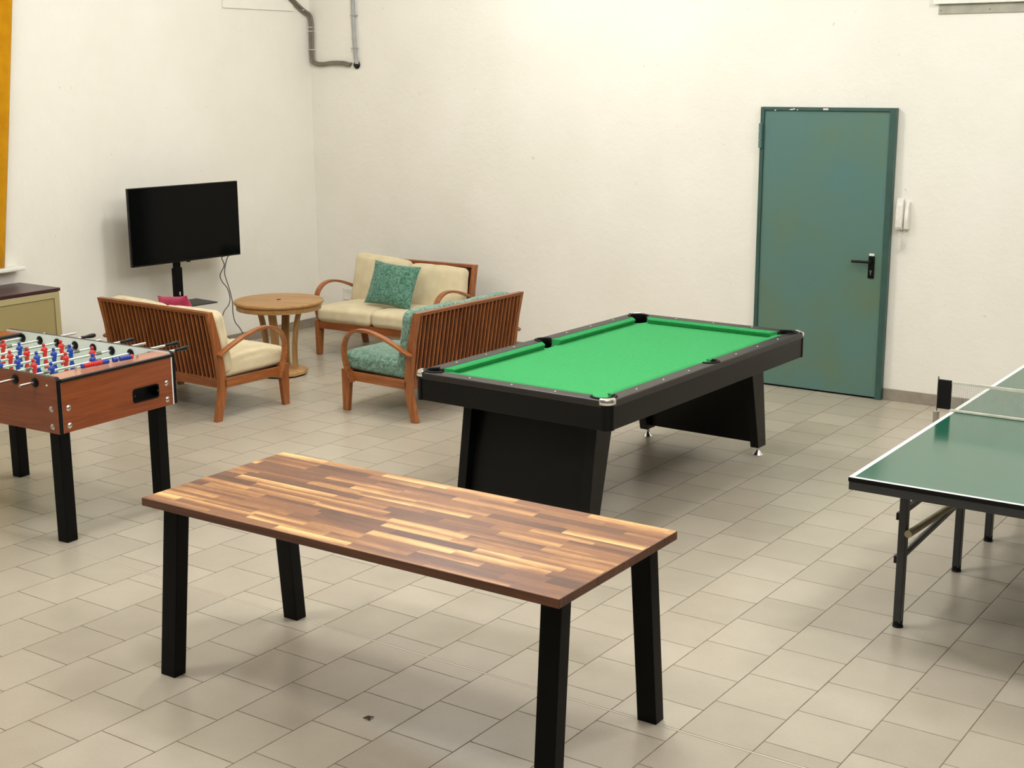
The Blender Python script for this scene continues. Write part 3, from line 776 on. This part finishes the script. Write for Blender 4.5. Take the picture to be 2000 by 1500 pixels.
# ------------------------------------------------------------------ round table
rt = thing('round_table', 'round pale wooden table with four curved legs on a disc base', 'table', (-7.9435, 8.0645, 0), 0.35)
ZR, RR = 0.622, 0.366
bm = bmesh.new(); lathe(bm, [(0.0001, ZR-0.030), (RR-0.012, ZR-0.030), (RR-0.003, ZR-0.024), (RR, ZR-0.014), (RR-0.002, ZR-0.006), (RR-0.012, ZR), (0.0001, ZR)], 72); mesh_obj('tabletop', bm, M_teak, rt, smooth=30)
bm = bmesh.new(); lathe(bm, [(RR-0.05, ZR-0.072), (RR-0.020, ZR-0.072), (RR-0.018, ZR-0.040), (RR-0.026, ZR-0.030), (RR-0.05, ZR-0.030)], 72); mesh_obj('apron', bm, M_teak, rt, smooth=30)
bm = bmesh.new(); lathe(bm, [(0.0001, 0.0), (0.019, 0.0), (0.019, 0.002), (0.0001, 0.002)], 20, (0, 0, ZR)); mesh_obj('parasol_hole', bm, M_darkbrown, rt)
for k in range(4):
    pts = smoothpath([(0.124, 0.040), (0.120, 0.14), (0.124, 0.26), (0.138, 0.38), (0.158, 0.48), (0.182, 0.556), (0.192, ZR-0.031)], 4)
    bm = bmesh.new(); strip(bm, [(p.x, 0, p.y) for p in [Vector(q) for q in pts]], (0, 0.062, 0), 0.030)
    o = mesh_obj('leg', bm, M_teakz, rt, smooth=25, bevel=0.003); o.rotation_euler = (0, 0, k*PI/2+0.078)
bm = bmesh.new(); lathe(bm, [(0.0001, 0.012), (0.222, 0.012), (0.222, 0.036), (0.195, 0.050), (0.0001, 0.052)], 10); mesh_obj('base', bm, M_teak, rt, bevel=0.004)
bm = bmesh.new(); lathe(bm, [(0.0001, 0.0), (0.205, 0.0), (0.205, 0.013), (0.0001, 0.013)], 30); mesh_obj('base_pad', bm, M_rubber, rt)

# ------------------------------------------------------------------ television on its stand
tv = thing('television', 'black flat television on a stand near the left wall', 'television', (-8.84, 7.925, 1.211), 0.0)
yawt = 0.098
tv.rotation_euler = (0, 0, -yawt)
# local: x = facing, y = along screen
bm = bmesh.new(); box(bm, (-0.030, -0.555, -0.320), (0.0, 0.555, 0.320)); mesh_obj('case', bm, M_plast, tv, bevel=0.004)
bm = bmesh.new(); box(bm, (0.0, -0.547, -0.306), (0.002, 0.547, 0.313)); mesh_obj('screen', bm, M_tvs, tv)
mesh_obj('logo_tab', bx((-0.004, -0.018, -0.328), (0.003, 0.018, -0.319)), M_plast, tv)
st = thing('television_stand', 'black floor stand with height-adjustable column and shelf, holding the television', 'stand', (-8.92, 7.862, 0), 0.0)
mesh_obj('column', bx((-0.016, -0.046, 0.02), (0.016, 0.046, 0.835)), M_black, st, bevel=0.004)
mesh_obj('inner_column', bx((-0.012, -0.034, 0.835), (0.012, 0.034, 1.30)), M_black, st, bevel=0.003)
mesh_obj('mounting_plate', bx((0.017, -0.12, 1.05), (0.021, 0.16, 1.35)), M_black, st, bevel=0.003)
bm = bmesh.new(); prism(bm, [(0.02, 0.17), (0.02, -0.17), (0.31, -0.17), (0.31, 0.17)], 0.545, 0.556, 2)
sh = mesh_obj('shelf', bm, M_grey, st, bevel=0.002); sh.rotation_euler = (0, 0, -0.10)
mesh_obj('base', bx((-0.21, -0.30, 0.0), (0.36, 0.30, 0.02)), M_black, st, bevel=0.006)
bm = bmesh.new(); box(bm, (0.016, 0.000, 0.600), (0.019, 0.010, 0.630)); mesh_obj('label_tag', bm, M_white, st)
CX = -9.10
for pts, lb in (([(8.36, 0.93), (8.50, 0.87), (8.547, 0.834), (8.573, 0.762), (8.518, 0.681), (8.538, 0.619), (8.596, 0.551), (8.622, 0.468), (8.605, 0.401), (8.531, 0.331), (8.504, 0.205), (8.50, 0.006)], 'thin grey cable hanging from the television, ending behind the loveseat'),
                ([(8.36, 0.95), (8.56, 0.88), (8.603, 0.837), (8.567, 0.763), (8.555, 0.686), (8.581, 0.604), (8.607, 0.526), (8.631, 0.42), (8.631, 0.326), (8.651, 0.239), (8.704, 0.174), (8.756, 0.09), (8.79, 0.006)], 'thin grey cable hanging from the television down to the skirting')):
    bm = bmesh.new(); P = [(CX + (0.02 if len(pts) > 12 else 0), y, z) for y, z in pts]; P[0] = (-8.89, *P[0][1:]); P[1] = (-8.98, *P[1][1:]); tube(bm, smoothpath(P, 5), 0.0042, 8)
    tag(mesh_obj('television_cable', bm, M_cable, None, smooth=40), lb, 'cable', 'television cables')

# ------------------------------------------------------------------ metal cabinet by the left wall
cb = thing('metal_cabinet', 'olive metal cabinet with dark maroon top by the left wall', 'cabinet', (-8.99, 5.73, 0), 0.0)
mesh_obj('body', bx((-0.235, -0.80, 0.0), (0.240, 0.80, 0.826)), M_cab, cb, bevel=0.004)
mesh_obj('cabinet_top', bx((-0.24, -0.81, 0.826), (0.256, 0.81, 0.850)), M_cabtop, cb, bevel=0.003)
bm = bmesh.new()
box(bm, (0.240, -0.80, 0.775), (0.252, 0.80, 0.822)); box(bm, (0.240, 0.755, 0.04), (0.252, 0.80, 0.775)); box(bm, (0.240, -0.80, 0.04), (0.252, -0.755, 0.775)); box(bm, (0.240, -0.80, 0.0), (0.252, 0.80, 0.04))
mesh_obj('front_frame', bm, M_cab, cb, bevel=0.002)
for a, b in ((-0.752, -0.003), (0.003, 0.750)):
    mesh_obj('door', bx((0.2402, a, 0.045), (0.2445, b, 0.770)), M_cabp, cb, bevel=0.001)
mesh_obj('name_plate', bx((0.252, 0.665, 0.798), (0.2535, 0.735, 0.808)), M_strip, cb)

# yellow curtain resting on the ledge
bm = bmesh.new(); ny, nz = 90, 24; G = []
for i in range(ny+1):
    row = []
    for j in range(nz+1):
        t_ = j/nz; z = 0.987 + (3.75-0.987)*t_
        ye = 6.384 + (z-1.036)*0.128; s_ = i/ny; y = ye - (1.25+0.2*t_)*(1-s_)
        x = XL + 0.052 + 0.024*math.sin(s_*46 + 0.5*math.sin(z*1.7)) * (0.7+0.3*t_)
        row.append(bm.verts.new((x, y, z)))
    G.append(row)
for i in range(ny):
    for j in range(nz): bm.faces.new((G[i][j], G[i+1][j], G[i+1][j+1], G[i][j+1]))
cu = mesh_obj('curtain', bm, M_yellow, None, smooth=60); s = cu.modifiers.new('thick', 'SOLIDIFY'); s.thickness = 0.003
tag(cu, 'yellow curtain hanging down to the white ledge on the left wall', 'curtain')
bm = bmesh.new(); tube(bm, [(XL+0.052, 4.9, 3.765), (XL+0.052, 6.95, 3.765)], 0.014, 12); box(bm, (XL, 5.0, 3.755), (XL+0.045, 5.02, 3.775)); box(bm, (XL, 6.88, 3.755), (XL+0.045, 6.90, 3.775))
tag(mesh_obj('curtain_rod', bm, M_steel, None, smooth=40), 'steel curtain rod fixed above the white ledge', 'curtain rod')

# ------------------------------------------------------------------ wall items
PY = YB-0.028
pc = thing('conduit', 'brown-grey conduit bent around the corner and along the back wall', 'pipe', (XL+0.04, YB, 2.52), 0)
off = Vector((XL+0.04, YB, 2.52))
path = [(XL+0.03, 9.50, 3.20), (XL+0.03, 9.67, 3.10), (XL+0.03, 9.77, 3.035), (XL+0.030, 9.84, 2.995), (XL+0.038, 9.895, 2.965), (XL+0.044, PY, 2.90), (XL+0.044, PY, 2.80), (XL+0.042, PY, 2.68), (XL+0.042, PY, 2.60), (XL+0.050, PY, 2.545), (XL+0.085, PY, 2.522), (XL+0.17, PY, 2.514), (XL+0.28, PY, 2.524), (XL+0.42, PY, 2.522), (-8.75, PY, 2.510), (-8.715, PY, 2.508)]
for dx, dz, rr in ((-0.004, 0, 0.0155), (0.018, 0.014, 0.0125)):
    bm = bmesh.new(); tube(bm, [Vector(p)+Vector((dx, 0, dz))-off for p in smoothpath(path, 5)], rr, 10); mesh_obj('pipe', bm, M_conduit, pc, smooth=50)
for z in (2.86, 2.825, 2.655, 2.99):
    bm = bmesh.new(); c_ = Vector((XL+0.048, PY, z)) if z < 2.95 else Vector((XL+0.034, 9.82, 3.015)); box(bm, tuple(c_-off-Vector((0.024, 0.018, 0.003))), tuple(c_-off+Vector((0.024, 0.027, 0.003)))); mesh_obj('clip', bm, M_white, pc)
pc2 = thing('conduit', 'light grey conduit rising up the back wall from the dark elbow', 'pipe', (-8.65, YB, 2.50), 0)
off = Vector((-8.65, YB, 2.50))
bm = bmesh.new(); tube(bm, [Vector(p)-off for p in smoothpath([(-8.668, PY, 3.6), (-8.664, PY, 3.1), (-8.658, PY, 2.80), (-8.650, PY, 2.62), (-8.638, PY, 2.56), (-8.634, PY-0.004, 2.535), (-8.634, PY-0.004, 2.520)], 5)], 0.0180, 12); mesh_obj('pipe', bm, M_conduit2, pc2, smooth=50)
bm = bmesh.new(); lathe(bm, [(0.0001, 0), (0.034, 0), (0.038, 0.012), (0.026, 0.024), (0.0001, 0.026)], 18, (0.0, -0.002, 0.012), rot=Matrix.Rotation(PI/2, 3, 'X')); mesh_obj('elbow', bm, M_plast, pc2, smooth=40)
for z in (2.955, 2.66):
    bm = bmesh.new(); box(bm, (-0.032, -0.050, z-2.5-0.005), (0.018, 0.0, z-2.5+0.005)); mesh_obj('clip', bm, M_conduit2, pc2)

ph = thing('intercom_phone', 'white wall intercom handset beside the green door', 'intercom', (-3.405, YB, 1.40), 0)
bm = bmesh.new(); box(bm, (-0.038, -0.028, -0.108), (0.048, 0.0, 0.105)); mesh_obj('base', bm, M_white, ph, bevel=0.010, seg=3)
bm = bmesh.new(); pr = [(-0.026, -0.106), (-0.052, -0.104), (-0.064, -0.085), (-0.066, -0.04), (-0.066, 0.02), (-0.062, 0.07), (-0.052, 0.105), (-0.036, 0.122), (-0.026, 0.124)]
prism(bm, pr, -0.042, 0.009, 0); mesh_obj('handset', bm, M_white, ph, bevel=0.010, seg=3)
bm = bmesh.new(); prism(bm, [(-0.028, -0.104), (-0.048, -0.100), (-0.050, -0.03), (-0.040, 0.06), (-0.028, 0.098)], 0.015, 0.046, 0); mesh_obj('side_panel', bm, M_white, ph, bevel=0.006)
cpts = []
for k in range(160):
    t_ = k/159; a = t_*2*PI*24
    base = Vector((-0.020+0.035*math.sin(t_*PI)-0.03*t_*(1-t_)*4*0.2, -0.025, -0.105-0.155*math.sin(t_*PI)**0.8))
    base.x = -0.018 + 0.034*t_ + 0.010*math.sin(t_*9)
    cpts.append(base + Vector((math.cos(a)*0.0065, math.sin(a)*0.0065, 0)))
bm = bmesh.new(); tube(bm, cpts, 0.0026, 6); mesh_obj('coiled_cord', bm, M_white, ph, smooth=50)

op = mesh_obj('socket_cover', bx((-8.912, YB-0.010, 0.289), (-8.752, YB, 0.395)), M_white, None, bevel=0.003)
tag(op, 'blank white cover plate low on the back wall behind the loveseat', 'cover plate')
for dx in (0.008, 0.152):
    for dz in (0.008, 0.098):
        bm = bmesh.new(); lathe(bm, [(0.0001, 0), (0.003, 0), (0.003, 0.001), (0.0001, 0.001)], 8, (-8.912+dx, YB-0.010, 0.289+dz), rot=Matrix.Rotation(PI/2, 3, 'X')); mesh_obj('screw', bm, M_strip, op)

# ------------------------------------------------------------------ football table
ft = thing('football_table', 'cherry football table with red and blue players and black square legs', 'football table', (-6.558, 4.678, 0), 0.05)
ft.scale = (0.98, 0.98, 0.98); ft.location.z = 0.0487
FX, FY = 0.715, 0.420
TH = 0.026
def side(sy):
    bm = bmesh.new()
    prof = [(-FX, 0.572), (FX, 0.572), (FX, 0.860), (FX-0.006, 0.872), (FX-0.018, 0.878), (-FX+0.018, 0.878), (-FX+0.006, 0.872), (-FX, 0.860)]
    prism(bm, prof, sy*FY, sy*(FY-TH), 1, 0)
    for f_ in bm.faces:
        c_ = f_.calc_center_median()
        f_.normal_update()
        if abs(c_.y - sy*(FY-TH)) < 0.001: f_.material_index = 1
        elif abs(c_.y) < FY-0.001 and abs(c_.y) > FY-TH+0.001: f_.material_index = 1 if abs(c_.x) > FX-0.0005 and c_.z < 0.8 else 2
    return bm
s1 = mesh_obj('side_panel', side(-1), [M_foos, M_inner, M_plast], ft)
s2 = mesh_obj('side_panel', side(1), [M_foos, M_inner, M_plast], ft)
for sy in (-1, 1):
    for sx in (-1, 1):
        bm = bmesh.new(); io = FY-TH+(0.008 if sy > 0 else 0.002); box(bm, (min(sx*(FX-0.002), sx*(FX+0.004)), min(sy*io, sy*(FY+0.002)), 0.572), (max(sx*(FX-0.002), sx*(FX+0.004)), max(sy*io, sy*(FY+0.002)), 0.866)); mesh_obj('corner_trim', bm, M_plast, ft, bevel=0.003)
for sx in (-1, 1):
    xi = sx*(FX-0.018); bm = bmesh.new(); box(bm, (min(xi, sx*(FX-0.001)), -FY+TH, 0.572), (max(xi, sx*(FX-0.001)), FY-TH, 0.850))
    if sx > 0:
        bm.free(); yz = [(-FY+TH, 0.572), (FY-TH, 0.572), (FY-TH, 0.850), (-FY+TH, 0.850)]
        hole = [(p[0]+0.192, p[1]+0.675) for p in rrect(0.094, 0.037, 0.016, 5)]
        bm = ring_bm(yz, hole, xi, FX-0.001)
        for v in bm.verts: v.co = Vector((v.co.z, v.co.x, v.co.y))
    ep = mesh_obj('end_panel', bm, M_foosy, ft, bevel=0.001 if sx < 0 else 0)
    bm = bmesh.new(); a, b = sorted((sx*0.572, sx*(FX-0.001))); box(bm, (a, -FY+TH, 0.846), (b, FY-TH, 0.866)); mesh_obj('end_shelf', bm, M_foostop if sx > 0 else M_foosy, ft)
    bm = bmesh.new(); tube(bm, [(sx*(FX-0.001), -FY+TH, 0.8565), (sx*(FX-0.001), FY-TH, 0.8565)], 0.0105, 12); mesh_obj('edge_trim', bm, M_plast, ft, smooth=50)
    bm = bmesh.new(); tube(bm, [(sx*0.572, -FY+TH, 0.856), (sx*0.572, FY-TH, 0.856)], 0.011, 12); mesh_obj('edge_trim', bm, M_plast, ft, smooth=50)
    bm = bmesh.new(); box(bm, (min(sx*0.575, sx*0.590), -FY+TH, 0.70), (max(sx*0.575, sx*0.590), FY-TH, 0.846)); mesh_obj('goal_wall', bm, M_wlam, ft)
bm = bmesh.new(); box(bm, (-0.575, -FY+TH, 0.700), (0.575, FY-TH, 0.712)); fld = mesh_obj('playing_field', bm, M_field, ft)
bm = bmesh.new()
box(bm, (-0.002, -FY+TH, 0.712), (0.002, FY-TH, 0.7125))
for k in range(40):
    a, b = 2*PI*k/40, 2*PI*(k+1)/40
    V = [bm.verts.new((q*math.cos(t_), q*math.sin(t_), 0.7127)) for q, t_ in ((0.098, a), (0.104, a), (0.104, b), (0.098, b))]; bm.faces.new(V)
for sx in (-1, 1):
    for x0_, y0_ in ((0.30, 0.20), (0.44, 0.12)):
        a, b = sorted((sx*x0_, sx*(x0_+0.005))); box(bm, (a, -y0_, 0.712), (b, y0_, 0.7125))
        for sy in (-1, 1):
            a, b = sorted((sx*x0_, sx*0.575)); box(bm, (a, sy*y0_-0.0025, 0.712), (b, sy*y0_+0.0025, 0.7125))
mesh_obj('field_lines', bm, M_line, fld)
# ball return on the right end
bm = bmesh.new(); ys, ye, z0, z1 = 0.094, 0.290, 0.634, 0.716
def rr2(y0, y1, z0, z1, r_, n=5):
    return [(p[0]+(y0+y1)/2, p[1]+(z0+z1)/2) for p in rrect((y1-y0)/2, (z1-z0)/2, r_, n)]
o_ = rr2(ys, ye, z0, z1, 0.018); i_ = rr2(ys+0.008, ye-0.008, z0+0.008, z1-0.008, 0.012)
xo = FX-0.001
V0 = [bm.verts.new((xo+0.003, y, z)) for y, z in o_]; V1 = [bm.verts.new((xo+0.003, y, z)) for y, z in i_]; V2 = [bm.verts.new((xo-0.045, y, z)) for y, z in i_]; V3 = [bm.verts.new((xo, y, z)) for y, z in o_]
n = len(o_)
for k in range(n):
    j = (k+1) % n
    bm.faces.new((V0[k], V0[j], V1[j], V1[k])); bm.faces.new((V1[k], V1[j], V2[j], V2[k])); bm.faces.new((V3[k], V3[j], V0[j], V0[k]))
bm.faces.new(V2); br = mesh_obj('ball_return', bm, M_plast, ft, smooth=30)
# the end panel face is behind the cup: sink the cup by a dark liner
for (y, z) in ((ys+0.015, (z0+z1)/2), (ye-0.012, (z0+z1)/2)):
    bm = bmesh.new(); lathe(bm, [(0.0001, 0), (0.003, 0), (0.003, 0.001), (0.0001, 0.001)], 8, (xo+0.003, y, z), rot=ROTX); mesh_obj('screw', bm, M_steel, br)
def bolt(x, y, z, rot):
    bm = bmesh.new(); lathe(bm, [(0.0001, 0), (0.0165, 0), (0.0165, 0.001), (0.010, 0.006), (0.006, 0.0065), (0.0055, 0.0035), (0.0001, 0.0035)], 16, (x, y, z), rot=rot); mesh_obj('bolt', bm, M_steel, ft, smooth=30)
for sx in (-1, 1):
    for sy in (-1, 1):
        for z in (0.703, 0.607):
            bolt(sx*(FX-0.001), sy*0.352, z, ROTX if sx > 0 else Matrix.Rotation(-PI/2, 3, 'Y'))
            bolt(sx*(FX-0.055), sy*FY, z, Matrix.Rotation(PI/2 if sy < 0 else -PI/2, 3, 'X'))
bm = bmesh.new(); lathe(bm, [(0.0001, 0), (0.006, 0), (0.004, 0.005), (0.0001, 0.006)], 12, (FX-0.075, -FY, 0.83), rot=Matrix.Rotation(PI/2, 3, 'X')); mesh_obj('hook', bm, M_white, ft)
for sx in (-1, 1):
    for sy in (-1, 1):
        bm = bmesh.new()
        box(bm, (min(sx*0.663, sx*0.587), min(sy*0.385, sy*0.312), -0.0497), (max(sx*0.663, sx*0.587), max(sy*0.385, sy*0.312), 0.64))
        mesh_obj('leg', bm, M_black, ft, bevel=0.004)
# rods
RODX = [0.548-0.158*k for k in range(8)]; RZ = 0.836
colr = [M_blue, M_blue, M_red, M_blue, M_red, M_blue, M_red, M_red]
far_end = [0.595, 0.675, 0.656, 0.610, 0.592, 0.585, 0.669, 0.560]
near_end = [-0.520, -0.60, -0.64, -0.52, -0.64, -0.55, -0.62, -0.66]
hand_far = [1, 1, 0, 1, 0, 1, 0, 0]
men = [[0.0], [-0.178, 0.110], [-0.168, 0.054, 0.249], [-0.270, -0.151, -0.016, 0.103, 0.223], [-0.200, -0.076, 0.040, 0.166, 0.290], [-0.294, -0.094, 0.116], [-0.10, 0.123], [0.180]]
def man_bm():
    bm = bmesh.new()
    # torso: stack of rounded sections (rx along y width, ry along x)
    secs = [(-0.052, 0.010, 0.007), (-0.046, 0.0135, 0.012), (-0.030, 0.012, 0.009), (-0.014, 0.014, 0.011), (0.0, 0.017, 0.0135), (0.012, 0.0205, 0.013), (0.022, 0.0195, 0.011), (0.027, 0.008, 0.007), (0.030, 0.0065, 0.006)]
    rings = []
    for z, a, b in secs:
        rings.append([bm.verts.new((b*math.cos(t_*2*PI/14), a*math.sin(t_*2*PI/14), z)) for t_ in range(14)])
    for A_, B_ in zip(rings, rings[1:]):
        for k in range(14): bm.faces.new((A_[k], A_[(k+1) % 14], B_[(k+1) % 14], B_[k]))
    bm.faces.new(rings[0][::-1]); bm.faces.new(rings[-1])
    # foot block
    box(bm, (-0.008, -0.0115, -0.100), (0.008, 0.0115, -0.060)); box(bm, (-0.006, -0.009, -0.066), (0.006, 0.009, -0.046))
    # head
    bmesh.ops.create_uvsphere(bm, u_segments=14, v_segments=10, radius=0.0105, matrix=Matrix.Translation((0, 0, 0.040)))
    # shoulders
    for s in (-1, 1): bmesh.ops.create_uvsphere(bm, u_segments=10, v_segments=8, radius=0.0075, matrix=Matrix.Translation((0, s*0.0165, 0.012)))
    return bm
mt = mesh_obj('player', man_bm(), M_red, None, smooth=50); mesh_red = mt.data; bpy.data.objects.remove(mt)
mesh_blu = mesh_red.copy(); mesh_blu.materials.clear(); mesh_blu.materials.append(M_blue)
def hexbar(bm, y0, y1, r_): tube(bm, [(0, y0, 0), (0, y1, 0)], r_, 12)
for k in range(8):
    bm = bmesh.new(); hexbar(bm, near_end[k], far_end[k], 0.0080)
    rod = mesh_obj('rod', bm, M_steel, ft, smooth=50); rod.location = (RODX[k], 0, RZ)
    if hand_far[k]:
        y0, y1, sgn = far_end[k]-0.012, far_end[k]+0.105, 1
    else:
        y0, y1, sgn = near_end[k]+0.012, near_end[k]-0.105, -1
    bm = bmesh.new(); pr = [(0.0, 0.009), (0.05, 0.010), (0.12, 0.011), (0.3, 0.0085), (0.55, 0.0125), (0.8, 0.0145), (0.95, 0.012), (1.0, 0.006)]
    tube(bm, [(0, y0+(y1-y0)*t_, 0) for t_, _ in pr], [q for _, q in pr], 14); mesh_obj('handle', bm, M_plast, rod, smooth=50)
    for y, n_ in ((FY-TH-0.004, 1), (-FY+TH+0.004, -1), (-FY-0.004, 0), (FY+0.004, 0)):
        bm = bmesh.new(); lathe(bm, [(0.0075, -0.005), (0.026, -0.005), (0.027, 0.0), (0.022, 0.005), (0.012, 0.007), (0.0075, 0.007)], 22, (0, y, 0), rot=Matrix.Rotation(-PI/2 if y < 0 and abs(y) < FY or y > FY else PI/2, 3, 'X')); mesh_obj('flange', bm, M_plast, rod, smooth=40)
    ms = men[k]
    for y in ms:
        p_ = bpy.data.objects.new('player', mesh_blu if colr[k] is M_blue else mesh_red); C.objects.link(p_); p_.parent = rod; p_.location = (0, y, 0.0)
        p_.rotation_euler = (0, random.uniform(-0.12, 0.12), 0)
        p_['label'] = 'blue player' if colr[k] is M_blue else 'red player'
    for y0_, s in ((ms[0]-0.022, -1), (ms[-1]+0.022, 1)):
        bm = bmesh.new(); pts = [(0.0095*math.cos(q*0.9), y0_+s*q*0.00075, 0.0095*math.sin(q*0.9)) for q in range(56)]
        if abs(pts[-1][1]) > FY-TH-0.02: bm.free(); continue
        tube(bm, pts, 0.0016, 5); mesh_obj('spring', bm, M_spring, rod, smooth=50)
# score beads along the end shelf
bm = bmesh.new(); tube(bm, [(0.612, -0.20, 0.884), (0.655, 0.20, 0.884)], 0.0022, 8); box(bm, (0.606, -0.203, 0.866), (0.618, -0.197, 0.888)); box(bm, (0.649, 0.197, 0.866), (0.661, 0.203, 0.888))
sc = mesh_obj('score_counter', bm, M_steel, ft)
seq = 'brrrrrrrrbbb' + '..' + 'bb' + '.' + 'bbbbb' + 'r'; y = -0.158; step = 0.0145
def bead_bm():
    bm = bmesh.new(); lathe(bm, [(0.0025, -0.0070), (0.0115, -0.0070), (0.0135, -0.005), (0.0135, 0.005), (0.0115, 0.0070), (0.0025, 0.0070)], 16, rot=ROTY); return bm
bo = mesh_obj('bead', bead_bm(), M_red, None, smooth=40); br_ = bo.data; bpy.data.objects.remove(bo); bb_ = br_.copy(); bb_.materials.clear(); bb_.materials.append(M_blue)
for ch in seq:
    if ch != '.':
        o = bpy.data.objects.new('bead', br_ if ch == 'r' else bb_); C.objects.link(o); o.parent = sc; t_ = (y+0.20)/0.40; o.location = (0.612+0.043*t_, y, 0.884); o.rotation_euler = (0, 0, -0.107)
        o['label'] = 'red bead' if ch == 'r' else 'blue bead'
    y += step

# small leaf and chips on the floor
bm = bmesh.new(); V = [bm.verts.new(p) for p in ((-0.030, 0.0, 0.002), (-0.008, 0.012, 0.008), (0.018, 0.010, 0.004), (0.004, -0.004, 0.009), (0.006, -0.026, 0.003), (-0.012, -0.008, 0.007))]; bm.faces.new(V)
lf = mesh_obj('dry_leaf', bm, plain('brown_leaf', (66, 52, 34), 0.7), None); s = lf.modifiers.new('thick', 'SOLIDIFY'); s.thickness = 0.002
lf.location = (-3.238, 3.685, 0.0); lf.rotation_euler = (0, 0, 0.5); lf.scale = (0.9, 0.9, 0.9)
tag(lf, 'small brown leaf lying on the floor tiles under the wooden table', 'leaf')
